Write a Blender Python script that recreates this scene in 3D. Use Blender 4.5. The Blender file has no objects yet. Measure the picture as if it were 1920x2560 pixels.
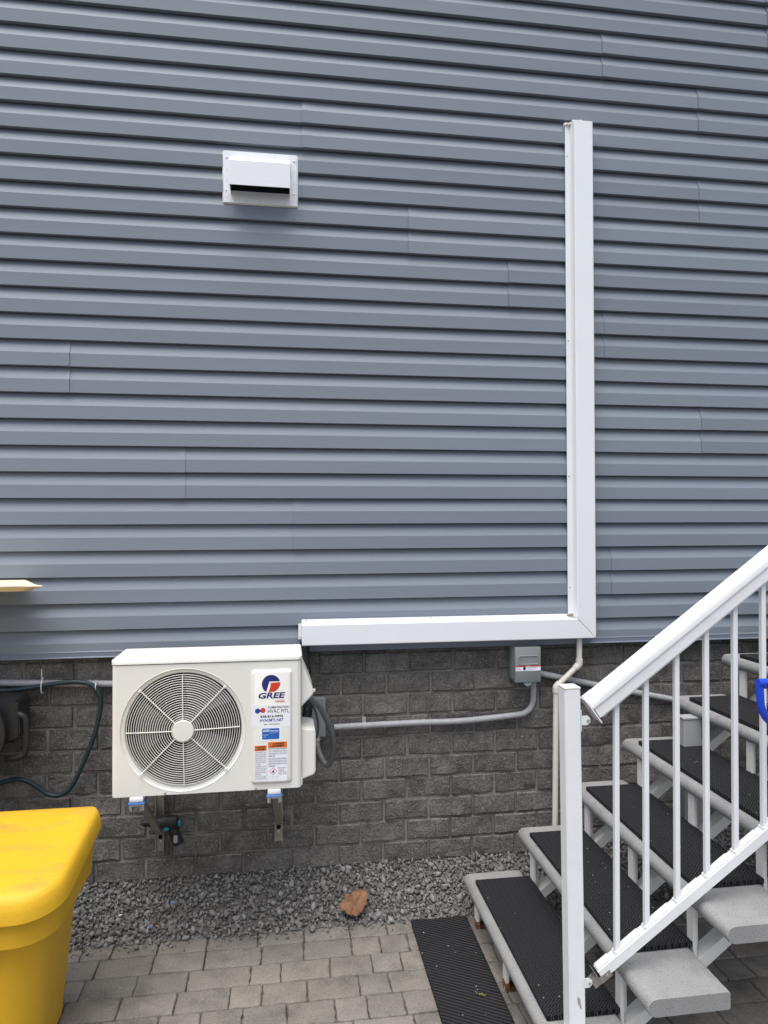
import bpy, bmesh, math, random
import numpy as np
from mathutils import Vector, Matrix
random.seed(7); rng = np.random.default_rng(7)
SC = bpy.context.scene
C = SC.collection
R = math.radians

# ------------------------------------------------------------------ camera, sky, sun, exposure
CAM = Vector((0.0, -3.12643, 1.73565))
RIGHT = Vector((0.990008362, -0.140984717, -0.002598762))
UP = Vector((0.000603377728, -0.0141940949, 0.999899077))
FWD = Vector((0.141007375, 0.989910015, 0.0139672056))
cd = bpy.data.cameras.new('camera'); cam = bpy.data.objects.new('camera', cd); C.objects.link(cam)
cd.sensor_fit = 'VERTICAL'; cd.sensor_height = 36.0; cd.lens = 36.0 * 1706 / 2560
cd.clip_start = 0.05; cd.clip_end = 400
m = Matrix((RIGHT, UP, -FWD)).transposed().to_4x4(); m.translation = CAM
cam.matrix_world = m
SC.camera = cam

w = bpy.data.worlds.new('World'); SC.world = w; w.use_nodes = True
nt = w.node_tree; bg = nt.nodes['Background']
sky = nt.nodes.new('ShaderNodeTexSky'); sky.sky_type = 'NISHITA'; sky.sun_disc = False
SUN_EL, SUN_AZ = R(72), R(212)          # azimuth clockwise from +Y: behind the camera, to its left
sky.sun_elevation = SUN_EL; sky.sun_rotation = SUN_AZ
sky.air_density = 1.0; sky.dust_density = 4.0; sky.ozone_density = 1.0
hs = nt.nodes.new('ShaderNodeHueSaturation'); hs.inputs['Saturation'].default_value = 0.55   # overcast: a greyer sky
nt.links.new(sky.outputs[0], hs.inputs['Color']); nt.links.new(hs.outputs[0], bg.inputs[0]); bg.inputs[1].default_value = 0.085
sl = bpy.data.lights.new('sun', 'SUN'); sl.energy = 1.35; sl.angle = R(55); sl.color = (1.0, 0.97, 0.93)
so = bpy.data.objects.new('sun', sl); C.objects.link(so)
to_sun = Vector((math.sin(SUN_AZ) * math.cos(SUN_EL), math.cos(SUN_AZ) * math.cos(SUN_EL), math.sin(SUN_EL)))
so.rotation_euler = to_sun.to_track_quat('Z', 'Y').to_euler(); so.location = (0, -6, 12)
SC.view_settings.view_transform = 'Standard'; SC.view_settings.look = 'None'
SC.view_settings.exposure = 1.20; SC.view_settings.gamma = 1.0
SC.view_settings.use_curve_mapping = False

def at(dx, dy, Y):
    """where the sight line through a point of the 1659 x 2212 view meets the plane y = Y"""
    x, y = dx * 1920 / 1659, dy * 1920 / 1659
    d = FWD + RIGHT * ((x - 960) / 1706) - UP * ((y - 1280) / 1706)
    return CAM + d * ((Y - CAM.y) / d.y)

# ------------------------------------------------------------------ materials
def mat(name, col, rough=0.6, metal=0.0, var=0.12, vscale=6.0, bump=0.0, bscale=200.0, spec=0.4, stretch=(1, 1, 1), fine=0.0, rand=0.0, island=0.0, col2=None, dirt=None, dirt_scale=3.0, dirt_amt=0.5, world=False):
    m = bpy.data.materials.new(name); m.use_nodes = True
    n = m.node_tree.nodes; l = m.node_tree.links; b = n['Principled BSDF']
    b.inputs['Roughness'].default_value = rough; b.inputs['Metallic'].default_value = metal
    b.inputs['Specular IOR Level'].default_value = spec
    tc = n.new('ShaderNodeTexCoord'); mp = n.new('ShaderNodeMapping'); mp.inputs['Scale'].default_value = stretch
    if world: gp = n.new('ShaderNodeNewGeometry'); l.new(gp.outputs['Position'], mp.inputs[0])
    else: l.new(tc.outputs['Object'], mp.inputs[0])
    def noise(sc, det=4.0, ro=0.6):
        t = n.new('ShaderNodeTexNoise'); t.inputs['Scale'].default_value = sc; t.inputs['Detail'].default_value = det
        t.inputs['Roughness'].default_value = ro
        l.new(mp.outputs[0], t.inputs['Vector']); return t
    def mrange(sock, a0, a1, b0, b1):
        r = n.new('ShaderNodeMapRange'); l.new(sock, r.inputs[0])
        for i, v in enumerate((a0, a1, b0, b1)): r.inputs[i + 1].default_value = v
        return r.outputs[0]
    def mul(a, bb):
        q = n.new('ShaderNodeMath'); q.operation = 'MULTIPLY'; l.new(a, q.inputs[0]); l.new(bb, q.inputs[1]); return q.outputs[0]
    f = mrange(noise(vscale).outputs['Fac'], 0.3, 0.7, 1 - var, 1 + var)
    if fine: f = mul(f, mrange(noise(bscale, 3).outputs['Fac'], 0.3, 0.7, 1 - fine, 1 + fine))
    if rand:
        oi = n.new('ShaderNodeObjectInfo'); f = mul(f, mrange(oi.outputs['Random'], 0, 1, 1 - rand, 1 + rand))
    if island:
        g = n.new('ShaderNodeNewGeometry'); f = mul(f, mrange(g.outputs['Random Per Island'], 0, 1, 1 - island, 1 + island))
    base = n.new('ShaderNodeRGB'); base.outputs[0].default_value = (*col, 1); csock = base.outputs[0]
    def mixc(fac, a, colour):
        x = n.new('ShaderNodeMix'); x.data_type = 'RGBA'; l.new(fac, x.inputs[0]); l.new(a, x.inputs[6]); x.inputs[7].default_value = (*colour, 1)
        return x.outputs[2]
    if col2:
        if island:
            g2 = n.new('ShaderNodeNewGeometry'); q = n.new('ShaderNodeMath'); q.operation = 'FRACT'
            q2 = n.new('ShaderNodeMath'); q2.operation = 'MULTIPLY'; q2.inputs[1].default_value = 17.3
            l.new(g2.outputs['Random Per Island'], q2.inputs[0]); l.new(q2.outputs[0], q.inputs[0]); fs = mrange(q.outputs[0], 0.5, 1.0, 0, 1)
        elif rand:
            oi = n.new('ShaderNodeObjectInfo'); q = n.new('ShaderNodeMath'); q.operation = 'FRACT'
            q2 = n.new('ShaderNodeMath'); q2.operation = 'MULTIPLY'; q2.inputs[1].default_value = 13.7
            l.new(oi.outputs['Random'], q2.inputs[0]); l.new(q2.outputs[0], q.inputs[0]); fs = mrange(q.outputs[0], 0.3, 1.0, 0, 1)
        else: fs = mrange(noise(vscale * 0.6, 5).outputs['Fac'], 0.42, 0.62, 0, 1)
        csock = mixc(fs, csock, col2)
    if dirt:
        csock = mixc(mrange(noise(dirt_scale, 8, 0.7).outputs['Fac'], 0.5, 0.72, 0, dirt_amt), csock, dirt)
    vm = n.new('ShaderNodeVectorMath'); vm.operation = 'SCALE'; l.new(csock, vm.inputs[0]); l.new(f, vm.inputs['Scale'])
    l.new(vm.outputs[0], b.inputs['Base Color'])
    if bump:
        bt = noise(bscale, 5, 0.65); bp = n.new('ShaderNodeBump'); bp.inputs['Strength'].default_value = 1.0
        bp.inputs['Distance'].default_value = bump; l.new(bt.outputs['Fac'], bp.inputs['Height']); l.new(bp.outputs[0], b.inputs['Normal'])
    m['_v'] = 1
    return m
def nodes(m): return m.node_tree.nodes, m.node_tree.links, m.node_tree.nodes['Principled BSDF']

M = {}
M['siding'] = mat('vinyl_siding', (0.197, 0.229, 0.274), 0.48, var=0.025, vscale=1.2, bump=0.0005, bscale=40, stretch=(0.14, 1, 11.0), spec=0.3, rand=0.05)
M['sheath'] = mat('sheathing', (0.02, 0.02, 0.02), 0.9)
M['trim'] = mat('siding_trim', (0.175, 0.205, 0.26), 0.45, var=0.03)
M['mortar'] = mat('mortar', (0.21, 0.195, 0.175), 0.95, var=0.35, vscale=9, bump=0.003, bscale=150, fine=0.2, dirt=(0.03, 0.027, 0.025), dirt_scale=2.2, dirt_amt=0.8)
M['white'] = mat('white_enamel', (0.795, 0.825, 0.855), 0.38, var=0.02, vscale=3, spec=0.5)
M['white_dirty'] = mat('white_paint_worn', (0.76, 0.76, 0.74), 0.5, var=0.04, vscale=8, dirt=(0.42, 0.38, 0.33), dirt_scale=14, dirt_amt=0.25)
M['cream'] = mat('warm_white_casing', (0.77, 0.762, 0.715), 0.4, var=0.015, vscale=3, spec=0.5)
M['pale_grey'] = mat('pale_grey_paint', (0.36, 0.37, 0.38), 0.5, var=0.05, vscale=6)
M['pvc'] = mat('pvc_pipe', (0.66, 0.64, 0.59), 0.42, var=0.05, vscale=9)
M['greypipe'] = mat('grey_conduit', (0.36, 0.37, 0.39), 0.45, var=0.06, vscale=14, dirt=(0.2, 0.19, 0.18), dirt_scale=9, dirt_amt=0.4)
M['greybox'] = mat('grey_enamel', (0.215, 0.235, 0.245), 0.45, var=0.04, vscale=8)
M['whip'] = mat('whip_jacket', (0.135, 0.14, 0.147), 0.5, var=0.05, vscale=20)
M['galv'] = mat('galvanised_steel', (0.42, 0.40, 0.37), 0.42, metal=0.75, var=0.15, vscale=12)
M['steel'] = mat('bright_steel', (0.62, 0.62, 0.62), 0.3, metal=0.9, var=0.08)
M['rubber'] = mat('black_rubber', (0.0085, 0.0085, 0.0105), 0.6, var=0.2, vscale=9, spec=0.3)
M['blackpl'] = mat('black_plastic', (0.02, 0.021, 0.023), 0.5, var=0.1, bump=0.0004, bscale=350)
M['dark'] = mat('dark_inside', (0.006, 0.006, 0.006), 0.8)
M['fan'] = mat('fan_plastic', (0.15, 0.15, 0.148), 0.45)
M['shroud'] = mat('fan_shroud_grey', (0.06, 0.062, 0.065), 0.5)
M['hose'] = mat('dark_teal_hose', (0.017, 0.034, 0.042), 0.42, var=0.12, vscale=10)
M['yellow'] = mat('yellow_polyethylene', (0.69, 0.405, 0.020), 0.5, var=0.05, vscale=4, bump=0.0009, bscale=160, dirt=(0.40, 0.27, 0.06), dirt_scale=2.2, dirt_amt=0.0, spec=0.35)
M['concrete'] = mat('precast_concrete', (0.262, 0.266, 0.266), 0.85, var=0.13, vscale=14, bump=0.0012, bscale=220, fine=0.16, dirt=(0.18, 0.182, 0.18), dirt_scale=7, dirt_amt=0.6)
M['blue'] = mat('blue_plastic', (0.012, 0.06, 0.55), 0.35, var=0.05)
M['bluepad'] = mat('blue_rubber', (0.10, 0.24, 0.62), 0.5)
M['teal'] = mat('teal_plastic', (0.02, 0.30, 0.36), 0.4)
M['wood'] = mat('pale_pine', (0.80, 0.74, 0.56), 0.6, var=0.10, vscale=5, stretch=(0.6, 8, 8), bump=0.0006, bscale=60, dirt=(0.45, 0.30, 0.12), dirt_scale=6, dirt_amt=0.4)
M['bark'] = mat('brown_wood_edge', (0.40, 0.28, 0.115), 0.75, var=0.2, vscale=7, stretch=(0.6, 6, 10))
M['rust'] = mat('rust', (0.085, 0.036, 0.016), 0.9, var=0.5, vscale=30, bump=0.001, bscale=200)
M['rust_white'] = mat('rusting_paint', (0.17, 0.065, 0.022), 0.85, var=0.4, vscale=30, dirt=(0.62, 0.58, 0.52), dirt_scale=45, dirt_amt=1.0)
M['leaf'] = mat('dry_leaf', (0.21, 0.105, 0.055), 0.7, var=0.3, vscale=30, bump=0.001, bscale=120)
M['green'] = mat('wilted_leaf', (0.20, 0.185, 0.06), 0.7, var=0.2)
M['chip'] = mat('bare_primer', (0.34, 0.30, 0.25), 0.8, var=0.4, vscale=90)
M['caulk'] = mat('sealant', (0.74, 0.72, 0.68), 0.5, var=0.08, vscale=30, bump=0.002, bscale=90)
M['paper'] = mat('white_sticker', (0.84, 0.85, 0.90), 0.45, var=0.01)
M['ink_navy'] = mat('navy_ink', (0.02, 0.025, 0.16), 0.5)
M['ink_blue'] = mat('blue_ink', (0.02, 0.055, 0.33), 0.5)
M['ink_sky'] = mat('sky_blue_ink', (0.02, 0.13, 0.48), 0.45)
M['ink_red'] = mat('red_ink', (0.62, 0.05, 0.02), 0.5)
M['ink_orange'] = mat('orange_ink', (0.78, 0.19, 0.02), 0.5)
M['ink_black'] = mat('black_ink', (0.02, 0.02, 0.025), 0.5)
M['ink_grey'] = mat('grey_ink', (0.25, 0.26, 0.34), 0.5)
M['gravel'] = mat('crushed_stone', (0.165, 0.159, 0.152), 0.85, var=0.15, vscale=40, bump=0.0008, bscale=300, island=0.42, col2=(0.20, 0.20, 0.20), spec=0.3)
M['soil'] = mat('gravel_bed', (0.125, 0.119, 0.111), 0.95, var=0.3, vscale=30, bump=0.004, bscale=90)
M['sand'] = mat('joint_sand', (0.125, 0.112, 0.094), 0.95, var=0.45, vscale=25, bump=0.003, bscale=200, fine=0.3, dirt=(0.02, 0.018, 0.015), dirt_scale=9, dirt_amt=0.85)
M['ground'] = mat('asphalt', (0.07, 0.07, 0.072), 0.9, var=0.2, vscale=3, bump=0.002, bscale=150)
M['paver'] = mat('tumbled_paver', (0.188, 0.175, 0.157), 0.88, var=0.13, vscale=11, bump=0.0016, bscale=170, fine=0.22, rand=0.10, col2=(0.196, 0.180, 0.157), dirt=(0.070, 0.066, 0.060), dirt_scale=5, dirt_amt=0.75, world=True)
M['brick'] = mat('split_face_block', (0.128, 0.122, 0.115), 0.9, var=0.32, vscale=14, bump=0.0026, bscale=130, fine=0.38, rand=0.20, spec=0.3, dirt=(0.16, 0.15, 0.135), dirt_scale=7, dirt_amt=0.35, world=True)
def specks(m, scale, thr, colour):
    """pale aggregate grains"""
    n, l, b = nodes(m)
    src = b.inputs['Base Color'].links[0].from_socket
    tc = n.new('ShaderNodeNewGeometry'); v = n.new('ShaderNodeTexVoronoi'); v.inputs['Scale'].default_value = scale
    l.new(tc.outputs['Position'], v.inputs['Vector'])
    sp = n.new('ShaderNodeSeparateColor'); l.new(v.outputs['Color'], sp.inputs[0])
    a = n.new('ShaderNodeMath'); a.operation = 'GREATER_THAN'; l.new(sp.outputs[0], a.inputs[0]); a.inputs[1].default_value = thr
    d = n.new('ShaderNodeMath'); d.operation = 'LESS_THAN'; l.new(v.outputs['Distance'], d.inputs[0]); d.inputs[1].default_value = 0.36
    k = n.new('ShaderNodeMath'); k.operation = 'MULTIPLY'; l.new(a.outputs[0], k.inputs[0]); l.new(d.outputs[0], k.inputs[1])
    x = n.new('ShaderNodeMix'); x.data_type = 'RGBA'; l.new(k.outputs[0], x.inputs[0]); l.new(src, x.inputs[6]); x.inputs[7].default_value = (*colour, 1)
    l.new(x.outputs[2], b.inputs['Base Color'])
specks(M['brick'], 150, 0.93, (0.30, 0.295, 0.28)); specks(M['brick'], 330, 0.95, (0.40, 0.39, 0.37)); specks(M['paver'], 340, 0.955, (0.40, 0.39, 0.37)); specks(M['concrete'], 240, 0.93, (0.10, 0.10, 0.10))

# split faces: a coarser broken relief under the grain
n, l, b = nodes(M['brick'])
fine_b = b.inputs['Normal'].links[0].from_node
ge = n.new('ShaderNodeNewGeometry'); t = n.new('ShaderNodeTexNoise'); t.inputs['Scale'].default_value = 34; t.inputs['Detail'].default_value = 4; t.inputs['Roughness'].default_value = 0.55; t.inputs['Distortion'].default_value = 0.9
l.new(ge.outputs['Position'], t.inputs['Vector'])
bp = n.new('ShaderNodeBump'); bp.inputs['Distance'].default_value = 0.010; bp.inputs['Strength'].default_value = 0.85; l.new(t.outputs['Fac'], bp.inputs['Height']); l.new(bp.outputs[0], fine_b.inputs['Normal'])
# worn streaks on the lid of the yellow bin
n, l, b = nodes(M['yellow'])
src = b.inputs['Base Color'].links[0].from_socket
tc = n.new('ShaderNodeTexCoord'); mp = n.new('ShaderNodeMapping'); mp.inputs['Scale'].default_value = (2.2, 9, 3); l.new(tc.outputs['Object'], mp.inputs[0])
t = n.new('ShaderNodeTexNoise'); t.inputs['Scale'].default_value = 1.6; t.inputs['Detail'].default_value = 9; t.inputs['Roughness'].default_value = 0.7; l.new(mp.outputs[0], t.inputs[0])
r = n.new('ShaderNodeMapRange'); l.new(t.outputs['Fac'], r.inputs[0]); r.inputs[1].default_value = 0.47; r.inputs[2].default_value = 0.68; r.inputs[3].default_value = 0; r.inputs[4].default_value = 0.8
ge = n.new('ShaderNodeNewGeometry'); sx_ = n.new('ShaderNodeSeparateXYZ'); l.new(ge.outputs['Normal'], sx_.inputs[0])   # wear sits on the flat top
up_ = n.new('ShaderNodeMapRange'); l.new(sx_.outputs[2], up_.inputs[0]); up_.inputs[1].default_value = 0.85; up_.inputs[2].default_value = 0.98
mm = n.new('ShaderNodeMath'); mm.operation = 'MULTIPLY'; l.new(r.outputs[0], mm.inputs[0]); l.new(up_.outputs[0], mm.inputs[1])
x = n.new('ShaderNodeMix'); x.data_type = 'RGBA'; l.new(mm.outputs[0], x.inputs[0]); l.new(src, x.inputs[6]); x.inputs[7].default_value = (0.36, 0.25, 0.07, 1)
l.new(x.outputs[2], b.inputs['Base Color'])

# woven relief of the tread mats
M['rail_white'] = mat('railing_white', (0.755, 0.78, 0.805), 0.4, var=0.03, vscale=5, dirt=(0.50, 0.48, 0.44), dirt_scale=9, dirt_amt=0.14)
M['treadmat'] = mat('tread_mat_rubber', (0.006, 0.006, 0.0078), 0.75, var=0.2, vscale=9, spec=0.2)
n, l, b = nodes(M['treadmat'])
tc = n.new('ShaderNodeTexCoord'); mp = n.new('ShaderNodeMapping'); mp.inputs['Rotation'].default_value = (0, 0, R(45)); l.new(tc.outputs['Object'], mp.inputs[0])
ck = n.new('ShaderNodeTexChecker'); ck.inputs['Scale'].default_value = 59; l.new(mp.outputs[0], ck.inputs[0])
wa = n.new('ShaderNodeTexWave'); wa.bands_direction = 'X'; wa.inputs['Scale'].default_value = 37; l.new(mp.outputs[0], wa.inputs[0])
wb = n.new('ShaderNodeTexWave'); wb.bands_direction = 'Y'; wb.inputs['Scale'].default_value = 37; l.new(mp.outputs[0], wb.inputs[0])
mx = n.new('ShaderNodeMix'); mx.data_type = 'FLOAT'; l.new(ck.outputs['Fac'], mx.inputs[0]); l.new(wa.outputs['Fac'], mx.inputs[2]); l.new(wb.outputs['Fac'], mx.inputs[3])
bp = n.new('ShaderNodeBump'); bp.inputs['Distance'].default_value = 0.0025; l.new(mx.outputs[0], bp.inputs['Height']); l.new(bp.outputs[0], b.inputs['Normal'])
src = b.inputs['Base Color'].links[0].from_socket
r = n.new('ShaderNodeMapRange'); l.new(mx.outputs[0], r.inputs[0]); r.inputs[1].default_value = 0.68; r.inputs[2].default_value = 1.0; r.inputs[3].default_value = 0; r.inputs[4].default_value = 0.9
x = n.new('ShaderNodeMix'); x.data_type = 'RGBA'; l.new(r.outputs[0], x.inputs[0]); l.new(src, x.inputs[6]); x.inputs[7].default_value = (0.062, 0.064, 0.072, 1)
l.new(x.outputs[2], b.inputs['Base Color'])

specks(M['treadmat'], 150, 0.994, (0.38, 0.38, 0.36)); specks(M['rubber'], 150, 0.996, (0.36, 0.36, 0.34))
# ------------------------------------------------------------------ mesh helpers
def tag(o, label=None, cat=None, group=None, kind=None):
    if label: o['label'] = label
    if cat: o['category'] = cat
    if group: o['group'] = group
    if kind: o['kind'] = kind
    return o
WLOC = {}
def empty(name, loc, label, cat, group=None):
    o = bpy.data.objects.new(name, None); C.objects.link(o); o.location = loc; o.empty_display_size = 0.1; WLOC[o.name] = Vector(loc)
    return tag(o, label, cat, group)
def put(name, me, material, parent=None, smooth=False, loc=None):
    if material and not me.materials: me.materials.append(material)
    if smooth: me.polygons.foreach_set('use_smooth', [True] * len(me.polygons))
    o = bpy.data.objects.new(name, me); C.objects.link(o)
    if loc is not None: o.location = loc
    if parent:
        o.parent = parent; o.matrix_parent_inverse = Matrix.Translation(-WLOC.get(parent.name, Vector((0, 0, 0))))
    if loc is not None: WLOC[o.name] = Vector(loc)
    return o
def bm_obj(name, bm, material, parent=None, smooth=False, loc=None):
    bmesh.ops.recalc_face_normals(bm, faces=bm.faces)
    me = bpy.data.meshes.new(name); bm.to_mesh(me); bm.free()
    o = put(name, me, material, parent, False, loc)
    if smooth:
        me.polygons.foreach_set('use_smooth', [True] * len(me.polygons)); me.set_sharp_from_angle(angle=R(35))
    return o
def box(bm, lo, hi, bevel=0.0, seg=2):
    vs = [bm.verts.new((x, y, z)) for x in (lo[0], hi[0]) for y in (lo[1], hi[1]) for z in (lo[2], hi[2])]
    fs = [bm.faces.new([vs[i] for i in q]) for q in ((0, 1, 3, 2), (4, 6, 7, 5), (0, 4, 5, 1), (2, 3, 7, 6), (0, 2, 6, 4), (1, 5, 7, 3))]
    if bevel:
        es = list({e for f in fs for e in f.edges})
        bmesh.ops.bevel(bm, geom=es, offset=bevel, segments=seg, profile=0.5, affect='EDGES')
def new_box(name, lo, hi, material, parent=None, bevel=0.0, seg=2):
    bm = bmesh.new(); box(bm, lo, hi, bevel, seg); return bm_obj(name, bm, material, parent, smooth=bool(bevel))
def sweep(bm, prof, A, B, U, V, caps=True):
    """prof: (u, v) outline carried from A to B"""
    ra = [bm.verts.new(A + U * u + V * v) for u, v in prof]; rb = [bm.verts.new(B + U * u + V * v) for u, v in prof]
    k = len(prof)
    for i in range(k): bm.faces.new((ra[i], ra[(i + 1) % k], rb[(i + 1) % k], rb[i]))
    if caps: bm.faces.new(ra[::-1]); bm.faces.new(rb)
def prism(bm, poly, y0, y1):
    """poly in x, z, thick from y0 to y1"""
    sweep(bm, poly, Vector((0, y0, 0)), Vector((0, y1, 0)), Vector((1, 0, 0)), Vector((0, 0, 1)))
def smooth_path(pts, n=8):
    pts = [Vector(p) for p in pts]; out = []
    P = [pts[0] * 2 - pts[1]] + pts + [pts[-1] * 2 - pts[-2]]
    for i in range(1, len(P) - 2):
        a, b_, c, d = P[i - 1:i + 3]
        for j in range(n):
            t = j / n
            out.append(0.5 * ((2 * b_) + (c - a) * t + (2 * a - 5 * b_ + 4 * c - d) * t * t + (3 * b_ - a - 3 * c + d) * t ** 3))
    out.append(pts[-1]); return out
def tube(bm, pts, r, sides=12, caps=True, squash=1.0):
    pts = [Vector(p) for p in pts]; rings = []
    t = (pts[1] - pts[0]).normalized(); nrm = t.orthogonal().normalized()
    for i, p in enumerate(pts):
        t = ((pts[min(i + 1, len(pts) - 1)] - pts[max(i - 1, 0)])).normalized()
        nrm = (nrm - t * nrm.dot(t)).normalized(); bn = t.cross(nrm)
        rr = r[i] if isinstance(r, (list, tuple)) else r
        rings.append([bm.verts.new(p + nrm * (math.cos(a) * rr) + bn * (math.sin(a) * rr * squash)) for a in [2 * math.pi * k / sides for k in range(sides)]])
    for a, b_ in zip(rings, rings[1:]):
        for k in range(sides): bm.faces.new((a[k], a[(k + 1) % sides], b_[(k + 1) % sides], b_[k]))
    if caps: bm.faces.new(rings[0][::-1]); bm.faces.new(rings[-1])
def new_tube(name, pts, r, material, parent=None, sides=12):
    bm = bmesh.new(); tube(bm, pts, r, sides); return bm_obj(name, bm, material, parent, smooth=True)
def lathe(bm, prof, ctr, axis='Y', n=32, caps=True):
    """prof: (radius, along axis)"""
    rings = []
    for rr, h in prof:
        ring = []
        for k in range(n):
            a = 2 * math.pi * k / n; c, s = math.cos(a) * rr, math.sin(a) * rr
            v = {'Y': (c, h, s), 'X': (h, c, s), 'Z': (c, s, h)}[axis]
            ring.append(bm.verts.new(Vector(ctr) + Vector(v)))
        rings.append(ring)
    for a, b_ in zip(rings, rings[1:]):
        for k in range(n): bm.faces.new((a[k], a[(k + 1) % n], b_[(k + 1) % n], b_[k]))
    if caps: bm.faces.new(rings[0][::-1]); bm.faces.new(rings[-1])
def new_lathe(name, prof, ctr, material, parent=None, axis='Y', n=32):
    bm = bmesh.new(); lathe(bm, prof, ctr, axis, n); return bm_obj(name, bm, material, parent, smooth=True)
def rrect(x0, x1, y0, y1, r, n=6):
    """outline of a rectangle; r one radius or four (x1y1, x0y1, x0y0, x1y0)"""
    rs = r if isinstance(r, (list, tuple)) else (r,) * 4; out = []
    for (cx, cy, a0), q in zip(((x1, y1, 0), (x0, y1, 90), (x0, y0, 180), (x1, y0, 270)), rs):
        sx, sy = (1, 1) if a0 == 0 else (-1, 1) if a0 == 90 else (-1, -1) if a0 == 180 else (1, -1)
        for k in range(n + 1):
            a = R(a0 + 90 * k / n); out.append((cx - sx * q + q * math.cos(a), cy - sy * q + q * math.sin(a)))
    return out
def loft(bm, rings, caps=True):
    rv = [[bm.verts.new(p) for p in ring] for ring in rings]; k = len(rv[0])
    for a, b_ in zip(rv, rv[1:]):
        for i in range(k): bm.faces.new((a[i], a[(i + 1) % k], b_[(i + 1) % k], b_[i]))
    if caps: bm.faces.new(rv[0][::-1]); bm.faces.new(rv[-1])
def np_mesh(name, V, F):
    me = bpy.data.meshes.new(name); me.from_pydata([tuple(v) for v in V], [], [tuple(f) for f in F]); me.update(); return me
def text(s, name, x, z, y, size, material, parent, bold=0.0, shear=0.0, align='LEFT', sx=1.0, width=None):
    c = bpy.data.curves.new(name, 'FONT'); c.body = s; c.size = size; c.offset = bold; c.shear = shear; c.align_x = align; c.resolution_u = 2
    c.extrude = 0.00015
    tmp = bpy.data.objects.new(name, c); me = bpy.data.meshes.new_from_object(tmp); bpy.data.objects.remove(tmp); bpy.data.curves.remove(c)
    if width:
        xx = [v.co.x for v in me.vertices]; d = max(xx) - min(xx)
        if d > 0: sx = width / d
    me.transform(Matrix.Translation((x, y, z)) @ Matrix.Rotation(math.pi / 2, 4, 'X') @ Matrix.Diagonal((sx, 1, 1, 1)))
    return put(name, me, material, parent)
def plate(name, poly, y, material, parent, t=0.0003):
    bm = bmesh.new(); prism(bm, poly, y, y - t); return bm_obj(name, bm, material, parent)
def rect(x0, x1, z0, z1): return [(x0, z0), (x1, z0), (x1, z1), (x0, z1)]

# ------------------------------------------------------------------ the house wall
Z0, CH = 1.27, 0.1143
house = empty('house', (0, 0, 0), 'house wall of grey-blue vinyl siding above a dark split-face block foundation', 'house')
siding = new_box('siding_wall', (-4.2, 0.020, 1.152), (5.2, 0.045, 5.1), M['sheath'], house)
def course_profile(zb):
    P = [(0.0030, 0.0045), (0.0028, -0.0005), (-0.0178, -0.0008), (-0.0188, 0.0004), (-0.0187, 0.004), (-0.0182, 0.0560), (-0.0178, 0.0572), (-0.0142, 0.0655), (-0.0094, 0.0770), (-0.0040, 0.0900), (0.0014, 0.1030), (0.0058, 0.1130), (0.0105, 0.1235)]
    return [(y, zb + z) for y, z in P]
def panel(row, x0, x1, lift, lend=False, rend=False):
    """one siding panel: two courses, slightly wavy along its length"""
    zb = Z0 + CH * (2 * row - 1); step = 0.22
    n = max(2, int((x1 - x0) / step)); xs = [x0 + (x1 - x0) * i / n for i in range(n + 1)]
    xs = sorted(xs + [x0 + 0.02, x0 + 0.06, x1 - 0.02, x1 - 0.06]); n = len(xs) - 1
    V, F = [], []
    ph = random.uniform(0, 6)
    for c in range(2):
        pr = course_profile(zb + CH * c); base = len(V)
        for xx in xs:
            wob = 0.0007 * math.sin(xx * 2.3 + ph) + random.uniform(-0.0004, 0.0004)
            dz = 0.0008 * math.sin(xx * 1.4 + ph * 1.7 + c)
            curl = (0.0022 * max(0, 1 - (xx - x0) / 0.06) if lend else 0) + (0.0022 * max(0, 1 - (x1 - xx) / 0.06) if rend else 0)
            for i, (y, z) in enumerate(pr):
                k = 1.0 if i < 7 else max(0, 1 - (i - 6) / 6)
                V.append((xx, y - lift - curl + wob * k, z + dz * k))
        k = len(pr)
        for i in range(n):
            for j in range(k - 1):
                a = base + i * k + j; F.append((a, a + k, a + k + 1, a + 1))
        for e in (0, n):                     # cut edge of the panel
            a = base + e * k
            s = len(V)
            for j in range(k): v = V[a + j]; V.append((v[0], v[1] + 0.0009, v[2]))
            for j in range(k - 1): F.append((a + j, a + j + 1, s + j + 1, s + j))
    o = put('siding_panel', np_mesh('siding_panel', V, F), M['siding'], siding, smooth=True)
    o.data.set_sharp_from_angle(angle=R(9)); return o
# the seam list is read by height: row r spans Z0 + CH*(2r-1) .. Z0 + CH*(2r+1)
seam_z = [(1.522, 3.993), (0.069, 3.547), (2.025, 3.762), (0.561, 3.087), (2.025, 3.316), (1.043, 2.86), (1.521, 2.628), (-0.931, 2.382), (2.026, 2.176), (-0.445, 1.944), (0.03, 1.719), (1.55, 1.488)]
seams = {}
for sx_, sz_ in seam_z: seams.setdefault(round((sz_ - Z0) / CH / 2), []).append(sx_)
for row in range(0, 17):
    cuts = seams.get(row, [random.uniform(2.30, 2.42)])
    allc = set(cuts)
    for c in cuts:
        for k in (-1, 1):
            q = c + 3.66 * k
            if -4.0 < q < 5.0: allc.add(q)
    xs = [-4.2] + sorted(allc) + [5.2]
    over = 1 if (xs.index(cuts[0]) % 2 == 1) == (cuts[0] > 0) else 0      # which panels lie on top at the laps
    last_i = len(xs) - 2
    for i in range(last_i + 1):
        top_ = i % 2 == over
        a_, b_ = xs[i], xs[i + 1]
        if not top_: a_ -= 0.03 if i > 0 else 0; b_ += 0.03 if i < last_i else 0
        panel(row, a_, b_, 0.0016 if top_ else 0.0, top_ and i > 0, top_ and i < last_i)
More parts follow.
